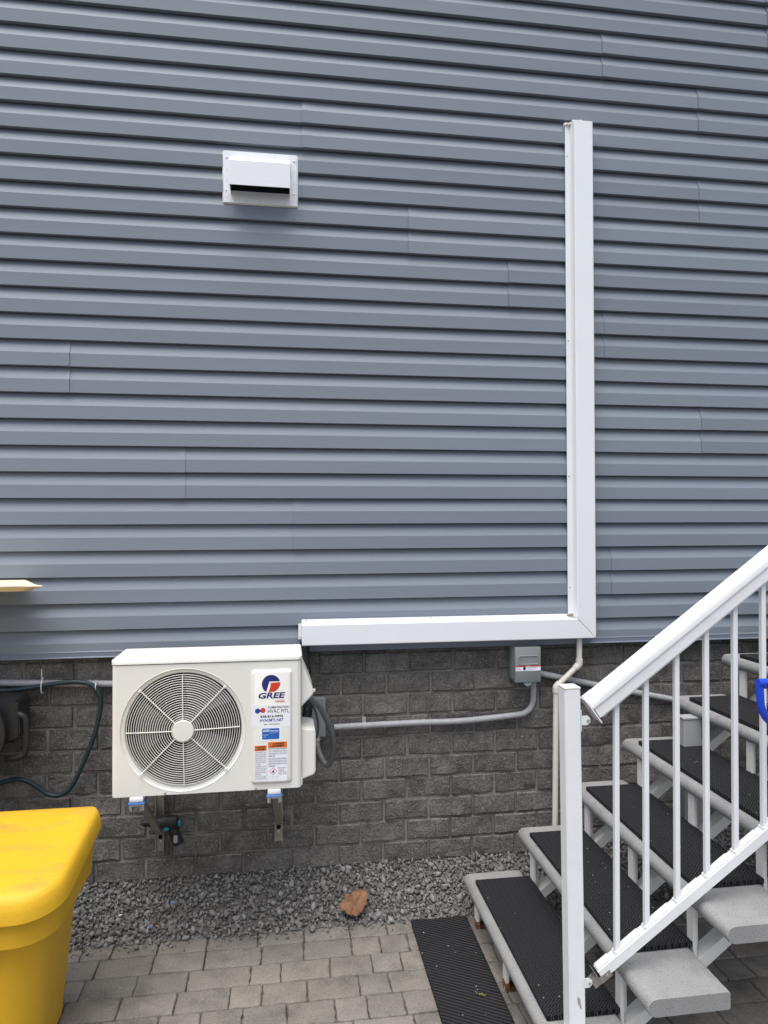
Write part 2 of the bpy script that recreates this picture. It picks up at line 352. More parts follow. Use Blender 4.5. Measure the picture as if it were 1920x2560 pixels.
# starter strip along the foot of the siding
bm = bmesh.new()
sweep(bm, [(-0.0005, 1.196), (-0.0205, 1.177), (-0.0218, 1.1745), (-0.0205, 1.1725), (-0.0202, 1.156), (-0.0235, 1.153), (-0.0235, 1.150), (0.045, 1.150)], Vector((-4.2, 0, 0)), Vector((5.2, 0, 0)), Vector((0, 1, 0)), Vector((0, 0, 1)))
bm_obj('starter_strip', bm, M['trim'], house)
found = new_box('foundation_wall', (-4.2, 0.0460, -0.3), (5.2, 0.25, 1.149), M['mortar'], house)
BL, BH = 0.2125, 0.0981
def brick_mesh(i):
    nx, nz = 9, 5; lx, lz = (BL - 0.011) / 2, (BH - 0.0105) / 2; V, F = [], []
    g = rng.normal(0, 0.0021, (nx, nz)); s1, s2 = rng.normal(0, 0.006, 2)
    us = [-1, -0.955, -0.66, -0.33, 0, 0.33, 0.66, 0.955, 1]; vs_ = [-1, -0.90, 0, 0.90, 1]
    for ix in range(nx):
        for iz in range(nz):
            u, v = us[ix], vs_[iz]
            edge = 1.0 if max(abs(u), abs(v)) > 0.999 else 0.0
            y = 0.041 + s1 * u * 0.25 + s2 * v * 0.25 + g[ix, iz] * (1 - edge) - 0.0030 * (1 - edge) + 0.0022 * edge
            jx = rng.normal(0, 0.0007); jz = rng.normal(0, 0.0007)
            V.append((u * lx + jx, y, v * lz + jz))
    for ix in range(nx - 1):
        for iz in range(nz - 1):
            a = ix * nz + iz; F.append((a, a + nz, a + nz + 1, a + 1))
    loop = [ix * nz for ix in range(nx)] + [(nx - 1) * nz + iz for iz in range(1, nz)] + [ix * nz + nz - 1 for ix in range(nx - 2, -1, -1)] + [iz for iz in range(nz - 2, 0, -1)]
    s = len(V)
    for q in loop: V.append((V[q][0], 0.056, V[q][2]))
    for i_ in range(len(loop)): F.append((loop[i_], s + i_, s + (i_ + 1) % len(loop), loop[(i_ + 1) % len(loop)]))
    me = np_mesh('brick', V, F); me.materials.append(M['brick']); me.polygons.foreach_set('use_smooth', [True] * len(me.polygons)); me.set_sharp_from_angle(angle=R(30)); return me
bricks = [brick_mesh(i) for i in range(12)]
for r_ in range(-1, 11):
    zc = 1.029 + BH / 2 - BH * (r_); off = (0.143 if r_ % 2 == 0 else 0.25) - 0.0022 * r_
    if r_ == -1: zc = 1.029 + BH * 1.5
    k0 = -11
    for k in range(-11, 15):
        xc = off + (k + 0.5) * BL
        if not -2.15 < xc < 2.95: continue
        o = put('brick', random.choice(bricks), None, found, loc=(xc, random.uniform(-0.002, 0.002), zc))
        o.rotation_euler = (0, random.uniform(-0.006, 0.006), 0)
        if random.random() < 0.5: o.scale = (-1, 1, 1)
        if random.random() < 0.5: o.scale.z = -1
        if r_ == -1: o.scale.z = 0.35; o.location.z = 1.1385

# ------------------------------------------------------------------ ground, paving, gravel
def wallbank(x):
    s = min(1, max(0, (x - 1.25) / 0.6)); return 0.155 + 0.10 * s * s * (3 - 2 * s)
EDGE = -0.172
def hgt(x, y):
    t = min(1, max(0, (y - EDGE + 0.03) / (0.05 - EDGE + 0.03)))
    return -0.012 + (wallbank(x) + 0.012) * t ** 1.05
V, F = [], []; xs = np.linspace(-4.2, 5.2, 120); ys = np.linspace(EDGE - 0.02, 0.06, 10)
for xx in xs:
    for yy in ys: V.append((xx, yy, hgt(xx, yy) - 0.012))
for i in range(len(xs) - 1):
    for j in range(len(ys) - 1): a = i * len(ys) + j; F.append((a, a + len(ys), a + len(ys) + 1, a + 1))
tag(put('gravel_bed', np_mesh('gravel_bed', V, F), M['soil'], smooth=True), kind='structure')
g = new_box('ground', (-60, -60, -0.30), (60, 0.20, -0.075), M['ground']); tag(g, kind='structure')
pave = new_box('pavement', (-4.2, -4.6, -0.074), (5.2, EDGE + 0.02, -0.013), M['sand']); tag(pave, kind='structure')
PR = 0.1172
pmesh = {}
def paver_mesh(L, i):
    """tumbled stone: soft worn edges, slightly uneven outline and top"""
    bm = bmesh.new(); a, c = L / 2 - 0.0020, PR / 2 - 0.0020
    base = rrect(-a, a, -c, c, 0.007, 2); ol = []
    for p, q in zip(base, base[1:] + base[:1]):
        k = 5 if math.hypot(q[0] - p[0], q[1] - p[1]) > 0.05 else 1
        for j in range(k): ol.append((p[0] + (q[0] - p[0]) * j / k, p[1] + (q[1] - p[1]) * j / k))
    ol = [(x + random.gauss(0, 0.0016), y + random.gauss(0, 0.0016)) for x, y in ol]
    def ring(ins, z, amp):
        return [(x * (1 - ins / a) + random.gauss(0, amp), y * (1 - ins / c) + random.gauss(0, amp), z + random.gauss(0, amp * 0.5)) for x, y in ol]
    loft(bm, [ring(0.001, -0.03, 0.0004), ring(0, -0.0045, 0.0006), ring(0.0022, -0.0010, 0.0006), ring(0.0060, 0.0, 0.0004)])
    bmesh.ops.recalc_face_normals(bm, faces=bm.faces)
    me = bpy.data.meshes.new('paver'); bm.to_mesh(me); bm.free(); me.materials.append(M['paver'])
    me.polygons.foreach_set('use_smooth', [True] * len(me.polygons)); me.set_sharp_from_angle(angle=R(50)); return me
LENS = (0.116, 0.152, 0.193, 0.213)
for L in LENS: pmesh[L] = [paver_mesh(L, i) for i in range(5)]
fixed = {0: [-0.70, -0.52, -0.325, -0.12, 0.07, 0.262, 0.42], 1: [-0.733, -0.522, -0.323, -0.101, 0.067, 0.261, 0.379], 2: [-0.755, -0.563, -0.372, -0.139, -0.023, 0.165, 0.332, 0.448], 3: [-0.79, -0.597, -0.4, -0.207, -0.091, 0.074, 0.268, 0.383], 4: [-0.64, -0.445, -0.30, -0.155, 0.0, 0.17, 0.285, 0.42]}
todo = []
for row in range(0, 38):
    y = -0.146 - PR * (row + 0.5) + (0 if row else 0)
    js = list(fixed.get(row, [random.uniform(-0.6, -0.4)]))
    while js[-1] < 5.0: js.append(js[-1] + random.choice(LENS))
    while js[0] > -4.0: js.insert(0, js[0] - random.choice(LENS))
    for a, b_ in zip(js, js[1:]): todo.append(((a + b_) / 2, y, b_ - a))
todo.sort(key=lambda q: (0 if (-1.35 < q[0] < 2.35 and q[1] > -1.3) else 1, math.hypot(q[0] * 0.8 - 0.3, q[1] + 0.5)))
rest_V, rest_F = [], []
for i, (xc, yc, L) in enumerate(todo):
    key = min(LENS, key=lambda q: abs(q - L)); me = random.choice(pmesh[key]); sxx = L / key
    flip = random.choice((-1, 1)); tz = random.uniform(-0.0015, 0.0015)
    if i < 296:
        o = put('paver', me, None, pave, loc=(xc, yc + random.uniform(-0.0015, 0.0015), tz)); o.scale = (sxx * flip, 1, 1)
        o.rotation_euler = (random.uniform(-0.006, 0.006), random.uniform(-0.005, 0.005), random.uniform(-0.012, 0.012))
    else:
        s = len(rest_V)
        for v in me.vertices: rest_V.append((v.co.x * sxx + xc, v.co.y + yc, v.co.z + tz))
        for f_ in me.polygons: rest_F.append([s + q for q in f_.vertices])
o = put('paver', np_mesh('paver_field', rest_V, rest_F), M['paver'], pave); o['kind'] = 'stuff'

def stone_shape(k):
    bm = bmesh.new()
    for _ in range(11):
        d = Vector(rng.normal(0, 1, 3)).normalized() * rng.uniform(0.75, 1.0); bm.verts.new((d.x, d.y * 0.88, d.z * 0.62))
    bmesh.ops.convex_hull(bm, input=bm.verts); bm.verts.ensure_lookup_table()
    loose = [v for v in bm.verts if not v.link_faces]; bmesh.ops.delete(bm, geom=loose, context='VERTS'); bmesh.ops.triangulate(bm, faces=bm.faces); bm.verts.index_update()
    v = np.array([q.co[:] for q in bm.verts]); f_ = np.array([[q.index for q in p.verts] for p in bm.faces]); bm.free(); return v, f_
shapes = [stone_shape(k) for k in range(24)]
def rotm(n):
    q = rng.normal(0, 1, (n, 4)); q /= np.linalg.norm(q, axis=1)[:, None]; w_, x_, y_, z_ = q.T
    return np.stack([np.stack([1 - 2 * (y_ * y_ + z_ * z_), 2 * (x_ * y_ - z_ * w_), 2 * (x_ * z_ + y_ * w_)], 1), np.stack([2 * (x_ * y_ + z_ * w_), 1 - 2 * (x_ * x_ + z_ * z_), 2 * (y_ * z_ - x_ * w_)], 1), np.stack([2 * (x_ * z_ - y_ * w_), 2 * (y_ * z_ + x_ * w_), 1 - 2 * (x_ * x_ + y_ * y_)], 1)], 1)
NS = 25000
px = rng.uniform(-2.6, 4.2, NS); py = EDGE - 0.012 + (0.052 - EDGE + 0.012) * rng.uniform(0, 1, NS)
near = rng.uniform(0, 1, NS) < 0.05; py[near] = EDGE - np.abs(rng.normal(0, 0.030, near.sum()))
sz = np.clip(np.where(near, 0.62, 1.0) * rng.lognormal(math.log(0.0080), 0.48, NS), 0.0035, 0.025)
pz = np.array([hgt(a, b_) for a, b_ in zip(px, py)]) + rng.uniform(-0.007, 0.004, NS)
pz[py < EDGE - 0.005] = sz[py < EDGE - 0.005] * 0.5
Rm = rotm(NS); VV, FF, n0 = [], [], 0
for i in range(NS):
    v, f_ = shapes[i % 24]; VV.append((v * sz[i]) @ Rm[i].T + (px[i], py[i], pz[i])); FF.append(f_ + n0); n0 += len(v)
VV = np.concatenate(VV); FF = np.concatenate(FF)
me = bpy.data.meshes.new('gravel'); me.vertices.add(len(VV)); me.vertices.foreach_set('co', VV.ravel().astype(np.float32))
me.loops.add(len(FF) * 3); me.loops.foreach_set('vertex_index', FF.ravel().astype(np.int32)); me.polygons.add(len(FF))
me.polygons.foreach_set('loop_start', np.arange(0, len(FF) * 3, 3, dtype=np.int32)); me.update(calc_edges=True); me.validate()
tag(put('gravel', me, M['gravel']), 'grey crushed stone banked along the foot of the block wall', None, None, 'stuff')

# ------------------------------------------------------------------ exhaust vent on the siding
v = empty('exhaust_vent', (-0.115, 0, 3.28), 'white sheet-metal exhaust hood screwed to the siding, dark slot at its lower edge', 'vent')
bm = bmesh.new(); box(bm, (-0.285, -0.019, 3.163), (0.052, 0.006, 3.399), 0.004); bm_obj('sealant', bm, M['caulk'], v, True)
bm = bmesh.new()
for lo, hi in (((-0.279, -0.024, 3.167), (-0.2475, -0.0195, 3.400)), ((0.0145, -0.024, 3.167), (0.046, -0.0195, 3.400)), ((-0.2474, -0.0235, 3.167), (0.0144, -0.0195, 3.221)), ((-0.2474, -0.0235, 3.370), (0.0144, -0.0195, 3.400))): box(bm, lo, hi, 0.0006, 1)
bm_obj('flange', bm, M['white'], v, True)
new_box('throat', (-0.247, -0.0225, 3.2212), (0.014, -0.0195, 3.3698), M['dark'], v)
hx0, hx1 = -0.2476, 0.0146
hood = [(-0.0236, 3.371), (-0.040, 3.366), (-0.090, 3.338), (-0.100, 3.320), (-0.100, 3.212)]
bm = bmesh.new()
for t_ in (0, 0.0012):
    pass
ra = [[bm.verts.new((x_, y_, z_)) for (y_, z_) in hood] for x_ in (hx0, hx1)]
for i in range(len(hood) - 1): bm.faces.new((ra[0][i], ra[0][i + 1], ra[1][i + 1], ra[1][i]))
for sidev, x_ in ((ra[0], hx0), (ra[1], hx1)):
    base = bm.verts.new((x_, -0.0242, 3.206)); bm.faces.new(sidev + [base])
me_h = bm_obj('hood', bm, M['white'], v)
md = me_h.modifiers.new('thickness', 'SOLIDIFY'); md.thickness = 0.0014; md.offset = -1
for x_, z_ in ((-0.266, 3.370), (0.034, 3.372), (-0.268, 3.222), (0.032, 3.222)):
    new_lathe('screw', [(0.0048, -0.0240), (0.0046, -0.0262), (0.0030, -0.0278), (0.0005, -0.0283)], (x_, 0, z_), M['white'], v, n=12)
for i, x_ in enumerate((-0.228, -0.178, -0.117, -0.056, -0.008)): new_lathe('rivet_hole', [(0.0019, -0.0236), (0.0019, -0.0240), (0.0004, -0.0241)], (x_, 0, 3.178), M['ink_grey'], v, n=8)
for x_, z_ in ((-0.265, 3.312), (-0.265, 3.262), (0.033, 3.322), (0.033, 3.268), (-0.266, 3.188), (-0.259, 3.194), (0.022, 3.190), (0.033, 3.184)): new_lathe('rivet_hole', [(0.0017, -0.0241), (0.0017, -0.0245), (0.0004, -0.0246)], (x_, 0, z_), M['ink_grey'], v, n=8)

# ------------------------------------------------------------------ line-set cover (white duct)
d = empty('line_set_cover', (1.39, 0, 1.18), 'tall white L-shaped duct cover on the siding with a mitred lower corner', 'duct cover')
def duct_prof(flat0, s0, s1, f1):   # in (across, y)
    return [(flat0, -0.0235), (flat0, -0.0262), (s0 - 0.006, -0.0275), (s0 - 0.004, -0.030), (s0, -0.070), (s0 + 0.004, -0.0735), (s1 - 0.004, -0.0735), (s1, -0.070), (s1, -0.0165)]
bm = bmesh.new()
def ring_v(z, mitre):
    out = []
    for (x_, y_) in duct_prof(1.3255, 1.352, 1.4455, 0):
        out.append((x_, y_, z + (0 if not mitre else 0)))
    return out
pv = duct_prof(1.3255, 1.352, 1.4455, 0)
top = [(x_, y_, 3.640) for x_, y_ in pv]
low = [(x_, y_, 1.281 - max(0, (x_ - 1.352)) / (1.4455 - 1.352) * 0.097) for x_, y_ in pv]
loft(bm, [low, top]); bm_obj('vertical_cover', bm, M['white'], d, True)
bm = bmesh.new()
hp = [(1.2955, -0.0235), (1.2955, -0.0262), (1.283, -0.0275), (1.281, -0.030), (1.279, -0.070), (1.275, -0.0735), (1.188, -0.0735), (1.184, -0.070), (1.184, -0.0165)]
ringL = [(0.066, y_, z_) for z_, y_ in hp]
ringR = [(1.3245 if z_ > 1.2805 else 1.352 + (1.279 - z_) / (1.279 - 1.184) * 0.0935 - 0.001 if z_ <= 1.279 else 1.35, y_, z_ - 0.0012) for z_, y_ in hp]
loft(bm, [ringL, ringR]); bm_obj('horizontal_cover', bm, M['white'], d, True)
new_box('end_flange', (0.051, -0.0285, 1.207), (0.0658, -0.0235, 1.277), M['white'], d, 0.0008, 1)
bm = bmesh.new()
for i in range(16):
    t_ = i / 15; p = (1.328 + 0.105 * t_, -0.02 - 0.03 * math.sin(t_ * 3.1) - random.uniform(0, 0.01), 3.642 + random.uniform(-0.003, 0.004))
    bmesh.ops.create_icosphere(bm, subdivisions=1, radius=random.uniform(0.006, 0.011), matrix=Matrix.Translation(p))
bm_obj('sealant', bm, M['caulk'], d, True)
bm = bmesh.new()
for i in range(7): bmesh.ops.create_icosphere(bm, subdivisions=1, radius=random.uniform(0.004, 0.007), matrix=Matrix.Translation((1.322 + i * 0.005, -0.028 - random.uniform(0, 0.006), 1.288 + random.uniform(-0.002, 0.003))))
o = bm_obj('sealant', bm, mat('dirty_sealant', (0.32, 0.27, 0.17), 0.8, var=0.4, vscale=60), d, True); o['label'] = 'brown dirty sealant blob in the inner corner'
for x_, z_ in ((1.3345, 3.49), (1.3345, 2.6), (1.3345, 1.95), (1.3345, 1.42), (0.086, 1.290), (0.66, 1.290), (0.061, 1.214)): new_lathe('screw', [(0.0030, -0.0255), (0.0028, -0.0290), (0.0006, -0.0296)], (x_, 0, z_), M['greypipe'], d, n=10)

# ------------------------------------------------------------------ air conditioner
AX0, AX1, AY, AYB, AZ0, AZ1 = -0.656, 0.056, -0.42, -0.185, 0.696, 1.192
ac = empty('air_conditioner', (-0.30, -0.30, 0.696), 'white outdoor air conditioner unit with round fan grille and stickers, on wall brackets', 'air conditioner')
FC = Vector((-0.392, 0, 0.940)); FR = 0.2165
def ac_outline(ins=0.0, cf=0.014):
    x0, x1, y0, y1 = AX0 + ins, AX1 - ins, AY + ins, AYB - ins; c = cf
    return [(x0 + c, y0), (x1 - c, y0), (x1 - c * 0.3, y0 + c * 0.35), (x1, y0 + c), (x1, y1), (x0, y1), (x0, y0 + c), (x0 + c * 0.3, y0 + c * 0.35)]
# casing: sides/back/bottom plus a front with a round opening
bm = bmesh.new(); ol = ac_outline()
lo_ = [bm.verts.new((x_, y_, AZ0)) for x_, y_ in ol]; hi_ = [bm.verts.new((x_, y_, AZ1)) for x_, y_ in ol]
for i in range(len(ol)):
    if i == 0: continue
    bm.faces.new((lo_[i], lo_[(i + 1) % 8], hi_[(i + 1) % 8], hi_[i]))
bm.faces.new(lo_[::-1]); bm.faces.new(hi_)
# front face: rectangle to circle fan of quads
fx0, fx1 = ol[0][0], ol[1][0]; N = 96
circ, sq = [], []
for k in range(N):
    a = 2 * math.pi * k / N; c, s = math.cos(a), math.sin(a)
    circ.append((FC.x + c * (FR + 0.0190), FC.z + s * (FR + 0.0190)))
    # square around circle
    t_ = 0.2395 / max(abs(c), abs(s)); sq.append((FC.x + c * t_, FC.z + s * t_))
vc = [bm.verts.new((x_, AY, z_)) for x_, z_ in circ]; vs = [bm.verts.new((x_, AY, z_)) for x_, z_ in sq]
for k in range(N): bm.faces.new((vc[k], vs[k], vs[(k + 1) % N], vc[(k + 1) % N]))
qx0, qx1, qz0, qz1 = FC.x - 0.2395, FC.x + 0.2395, FC.z - 0.2395, FC.z + 0.2395
for (x0, x1, z0, z1) in ((fx0, qx0, AZ0, AZ1), (qx1, fx1, AZ0, AZ1), (qx0, qx1, AZ0, qz0), (qx0, qx1, qz1, AZ1)):
    bm.faces.new([bm.verts.new((x_, AY, z_)) for x_, z_ in rect(x0, x1, z0, z1)])
# embossed bell-mouth
prev = vc
for rr, yy in ((FR + 0.0178, AY - 0.0012), (FR + 0.0160, AY + 0.0004), (FR + 0.0135, AY + 0.0040), (FR + 0.003, AY + 0.0065), (FR, AY + 0.010), (FR, AY + 0.03)):
    cur = [bm.verts.new((FC.x + math.cos(2 * math.pi * k / N) * rr, yy, FC.z + math.sin(2 * math.pi * k / N) * rr)) for k in range(N)]
    for k in range(N): bm.faces.new((prev[k], prev[(k + 1) % N], cur[(k + 1) % N], cur[k]))
    prev = cur
casing = bm_obj('casing', bm, M['cream'], ac, True)
# lid with pressed ribs
bm = bmesh.new(); e = 0.0035
def lidring(ins, z): return [(x_, y_, z) for x_, y_ in ac_outline(ins, 0.018)]
loft(bm, [lidring(-e, AZ1 + 0.0035), lidring(-e, AZ1 + 0.016), lidring(0.000, AZ1 + 0.021), lidring(0.004, AZ1 + 0.0225), lidring(0.020, AZ1 + 0.0205)])
lid = bm_obj('top_cover', bm, M['cream'], ac, True)
bm = bmesh.new(); loft(bm, [[(x_, y_, z_) for x_, y_ in ac_outline(0.001)] for z_ in (AZ1 + 0.0002, AZ1 + 0.0034)]); bm_obj('lid_gap_shade', bm, M['dark'], ac)  # near-black ring under the lid stands in for the seam's shadow
for i in range(4):
    yy = AY + 0.040 + i * 0.048
    bm = bmesh.new()
    loft(bm, [[(x_, y_, AZ1 + z_) for x_, y_ in rrect(AX0 + 0.055 + q, AX1 - 0.045 - q, yy - 0.013 + q, yy + 0.013 - q, 0.012 - q, 4)] for q, z_ in ((0, 0.0203), (0.0012, 0.0258), (0.0035, 0.0270))])
    bm_obj('pressed_rib', bm, M['cream'], lid, True)
# fan chamber, fan, grille
bm = bmesh.new(); lathe(bm, [(FR - 0.0005, AY + 0.029), (FR - 0.004, AY + 0.05), (FR - 0.012, AY + 0.12)], FC, n=64, caps=False); bm_obj('fan_shroud', bm, M['shroud'], ac, True)
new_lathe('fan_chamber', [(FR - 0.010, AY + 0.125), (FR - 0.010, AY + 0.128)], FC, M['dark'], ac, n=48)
fan = new_lathe('fan_hub', [(0.052, AY + 0.09), (0.050, AY + 0.045), (0.035, AY + 0.038), (0.002, AY + 0.036)], FC, M['fan'], ac, n=32)
for k in range(3):
    bm = bmesh.new(); a0 = R(-58 + 120 * k); G = []
    for i in range(9):
        row = []
        for j in range(6):
            rr = 0.048 + (FR - 0.020 - 0.048) * j / 5; a = a0 + R(-26 + 52 * i / 8) * (1 + 0.35 * j / 5)
            row.append(bm.verts.new((FC.x + math.cos(a) * rr, AY + 0.055 + 0.06 * (i / 8), FC.z + math.sin(a) * rr)))
        G.append(row)
    for i in range(8):
        for j in range(5): bm.faces.new((G[i][j], G[i + 1][j], G[i + 1][j + 1], G[i][j + 1]))
    bm_obj('fan_blade', bm, M['fan'], ac, True)
bm = bmesh.new()
nr = 20
for i in range(nr):
    rr = 0.045 + (FR - 0.006 - 0.045) * i / (nr - 1)
    yy = AY + 0.003 - 0.012 * (1 - (rr / FR) ** 2)
    rings = []
    for k in range(72):
        a = 2 * math.pi * k / 72; c, s = math.cos(a), math.sin(a)
        rings.append([bm.verts.new((FC.x + c * (rr + 0.00135 * math.cos(b_)), yy + 0.00135 * math.sin(b_), FC.z + s * (rr + 0.00135 * math.cos(b_)))) for b_ in [2 * math.pi * q / 6 for q in range(6)]])
    for k in range(72):
        for q in range(6): bm.faces.new((rings[k][q], rings[k][(q + 1) % 6], rings[(k + 1) % 72][(q + 1) % 6], rings[(k + 1) % 72][q]))
gr = bm_obj('fan_grille', bm, M['cream'], ac, True); gr['kind'] = 'stuff'
grille = new_lathe('grille_hub', [(0.0405, AY - 0.010), (0.0405, AY - 0.0165), (0.0385, AY - 0.0185), (0.0005, AY - 0.0190)], FC, M['cream'], ac, n=40)
for k in range(8):
    a = R(45 * k + 1); c, s = math.cos(a), math.sin(a); R1 = FR + (0.006 if k % 2 else -0.004)
    pts = [(FC.x + c * rr, AY - 0.0005 - 0.012 * (1 - (rr / FR) ** 2), FC.z + s * rr) for rr in (0.038, 0.09, 0.15, R1)]
    o = new_tube('grille_spoke', pts, 0.0021, M['cream'], ac, 8)
    if k % 2: new_lathe('clip', [(0.006, AY - 0.0045), (0.0055, AY - 0.0085), (0.001, AY - 0.0095)], (FC.x + c * R1, 0, FC.z + s * R1), M['cream'], o, n=12)
# raised panel that carries the stickers
PX0, PX1, PZ0, PZ1 = -0.138, 0.021, 0.718, 1.161; PY = AY - 0.010
bm = bmesh.new()
loft(bm, [[(x_, y_, z_) for x_, z_ in rrect(PX0 + q, PX1 - q, PZ0 + q, PZ1 - q, 0.014 - q * 0.5, 6)] for q, y_ in ((0, AY - 0.0005), (0.002, AY - 0.003), (0.008, AY - 0.009), (0.010, PY))])
bm_obj('front_panel', bm, M['cream'], ac, True)
# emblem: blue three-quarter disc with a red quarter, then the name
def pz(u, v): # position on the panel from the close-up (pixels of a 550 px crop shown 1659 wide)
    q = at((270 + u * 550 / 1659) * 1659 / 1920, (1590 + v * 550 / 1659) * 1659 / 1920, PY); return q.x, q.z
ex, ez = pz(1230, 362); er = 0.0355
y1 = PY - 0.0006
arc = [(ex + er * math.cos(R(a)), ez + er * math.sin(R(a))) for a in range(18, 238, 8)]
blue_poly = arc + [(ex + er * math.cos(R(238)), ez + er * math.sin(R(238))), (ex - 0.0065, ez + 0.0100), (ex + 0.0330, ez + 0.0105)]
emb = plate('emblem', blue_poly, PY, M['ink_navy'], ac, 0.0006)
red_poly = [(ex - 0.0015, ez + 0.0045), (ex + 0.0358, ez + 0.0060), (ex + 0.0340, ez - 0.0070), (ex + 0.0255, ez - 0.0210), (ex + 0.0135, ez - 0.0295), (ex - 0.0100, ez - 0.0310), (ex - 0.0035, ez - 0.0130), (ex - 0.0018, ez - 0.0015)]
plate('emblem_quarter', red_poly, PY, M['ink_red'], emb, 0.0006)
x_, z_ = pz(1127, 472); x2, _ = pz(1330, 472)
text('GREE', 'lettering', x_, z_, y1, 0.0305, M['ink_navy'], emb, bold=0.0009, shear=0.18, width=x2 - x_)
x_, z_ = pz(1260, 499); x2, _ = pz(1333, 499)
text('CANADA', 'lettering', x_, z_, y1, 0.0112, M['ink_red'], emb, bold=0.0002, width=x2 - x_)
def sticker(name, u0, v0, u1, v1, label):
    (a, c), (b_, d_) = pz(u0, v0), pz(u1, v1); o = plate(name, rect(a, b_, d_, c), PY, M['paper'], ac, 0.0004); o['label'] = label; return o
yt = PY - 0.0007
s = sticker('sticker', 1087, 522, 1374, 680, 'white installer sticker with blue and red logo')
x_, z_ = pz(1205, 546); x2, _ = pz(1366, 546); text('CLIMATISATION', 'lettering', x_, z_, yt, 0.0112, M['ink_black'], s, bold=0.00015, width=x2 - x_)
x_, z_ = pz(1203, 581); x2, _ = pz(1363, 581); text('HVAC MTL', 'lettering', x_, z_, yt, 0.0200, M['ink_black'], s, width=x2 - x_)
x_, z_ = pz(1146, 617); x2, _ = pz(1322, 617); text('438-816-0992', 'lettering', x_, z_, yt, 0.0127, M['ink_black'], s, bold=0.0003, width=x2 - x_)
x_, z_ = pz(1144, 647); x2, _ = pz(1322, 647); text('HVACMTL.NET', 'lettering', x_, z_, yt, 0.0142, M['ink_blue'], s, bold=0.0003, width=x2 - x_)
x_, z_ = pz(1176, 671); x2, _ = pz(1293, 671); text('RBQ. : 5846-5328-01', 'lettering', x_, z_, yt, 0.0062, M['ink_black'], s, width=x2 - x_)
(cx, cz) = pz(1128, 566); rr = 0.0100
def blob(cx, cz, rr, a0, a1, tail):
    return [(cx + rr * math.cos(R(a)), cz + rr * math.sin(R(a))) for a in range(a0, a1, 12)] + tail
plate('logo_swirl', blob(cx, cz, rr, 20, 330, [(cx + 0.0090, cz - 0.0030), (cx + 0.0150, cz - 0.0050), (cx + 0.0120, cz + 0.0020)]), PY - 0.0004, M['ink_blue'], s)
(cx, cz) = pz(1168, 561)
plate('logo_swirl', blob(cx, cz, rr, 200, 510, [(cx - 0.0090, cz + 0.0025), (cx - 0.0150, cz + 0.0030), (cx - 0.0120, cz - 0.0030)]), PY - 0.0004, M['ink_red'], s)
s = sticker('sticker', 1147, 690, 1305, 786, 'white sticker with a blue certification badge')
(a, c), (b_, d_) = pz(1162, 699), pz(1292, 775); plate('badge', rrect(a, b_, d_, c, 0.004, 4), PY - 0.0004, M['ink_sky'], s)
yb = PY - 0.0011
x_, z_ = pz(1169, 723); text('AHRI', 'lettering', x_, z_, yb, 0.0127, M['paper'], s, bold=0.0003, width=pz(1218, 0)[0] - x_)
x_, z_ = pz(1222, 722); text('CERTIFIED', 'lettering', x_, z_, yb, 0.0080, M['paper'], s, bold=0.0001, width=pz(1286, 0)[0] - x_)
for i, (t_, vv) in enumerate((('www.ahridirectory.org', 733), ('Unitary Small HP', 745), ('AHRI Standard', 754), ('210/240', 764))):
    x_, z_ = pz(1170 if i else 1222, vv); text(t_, 'lettering', x_, z_, yb, 0.0030, M['paper'], s)
s = sticker('sticker', 1106, 828, 1195, 1092, 'narrow warning label with orange heading')
(a, c), (b_, d_) = pz(1106, 828), pz(1195, 865); plate('heading_band', rect(a, b_, d_, c), PY - 0.0004, M['ink_orange'], s)
for tx, vv in (('▲ WARNING', 844), ('▲ AVERTISSEMENT', 861)):
    x_, z_ = pz(1112, vv); text(tx.replace('▲ ', ''), 'lettering', x_ + 0.006, z_, yb, 0.0080, M['ink_black'], s, bold=0.0002, width=0.032); plate('warning_triangle', [(x_, z_), (x_ + 0.005, z_), (x_ + 0.0025, z_ + 0.0045)], PY - 0.0008, M['ink_black'], s)
lines1 = ['DISCONNECT ALL', 'REMOTE POWER', 'SUPPLIES BEFORE', 'SERVICING THE', 'UNIT. ELECTRIC', 'SHOCK HAZARD', 'CAN RESULT', 'COUPER TOUTE', 'ALIMENTATION', 'AVANT ENTRETIEN', 'RISQUE DE CHOC', 'ELECTRIQUE', 'POUVANT CAUSER', 'DES BLESSURES']
for i, tx in enumerate(lines1):
    x_, z_ = pz(1110, 884 + i * 15.3); text(tx, 'lettering', x_, z_, yt, 0.0074, M['ink_grey'], s, width=pz(1190, 0)[0] - x_ if i not in (6, 11) else 0.022)
s = sticker('sticker', 1204, 798, 1352, 1088, 'wide flammable refrigerant warning label with orange heading and red diamond')
(a, c), (b_, d_) = pz(1207, 800), pz(1350, 838); plate('heading_band', rect(a, b_, d_, c), PY - 0.0004, M['ink_orange'], s)
for tx, vv, u in (('WARNING', 816, 1256), ('AVERTISSEMENT', 834, 1236)):
    x_, z_ = pz(u, vv); text(tx, 'lettering', x_, z_, yb, 0.0085, M['ink_black'], s, bold=0.0003, width=pz(1330, 0)[0] - x_); plate('warning_triangle', [(x_ - 0.008, z_), (x_ - 0.002, z_), (x_ - 0.005, z_ + 0.005)], PY - 0.0008, M['ink_black'], s)
lines2 = ['RISK OF FIRE. FLAMMABLE REFRIGERANT', 'USED. TO BE REPAIRED ONLY BY TRAINED', 'SERVICE PERSONNEL. DO NOT PUNCTURE', 'REFRIGERANT TUBING.', "RISQUE D'INCENDIE. REFRIGERANT INFLAMMABLE.", 'REPARATION PAR DU PERSONNEL QUALIFIE', 'SEULEMENT. NE PAS PERFORER LA TUBULURE', 'DE REFRIGERANT.']
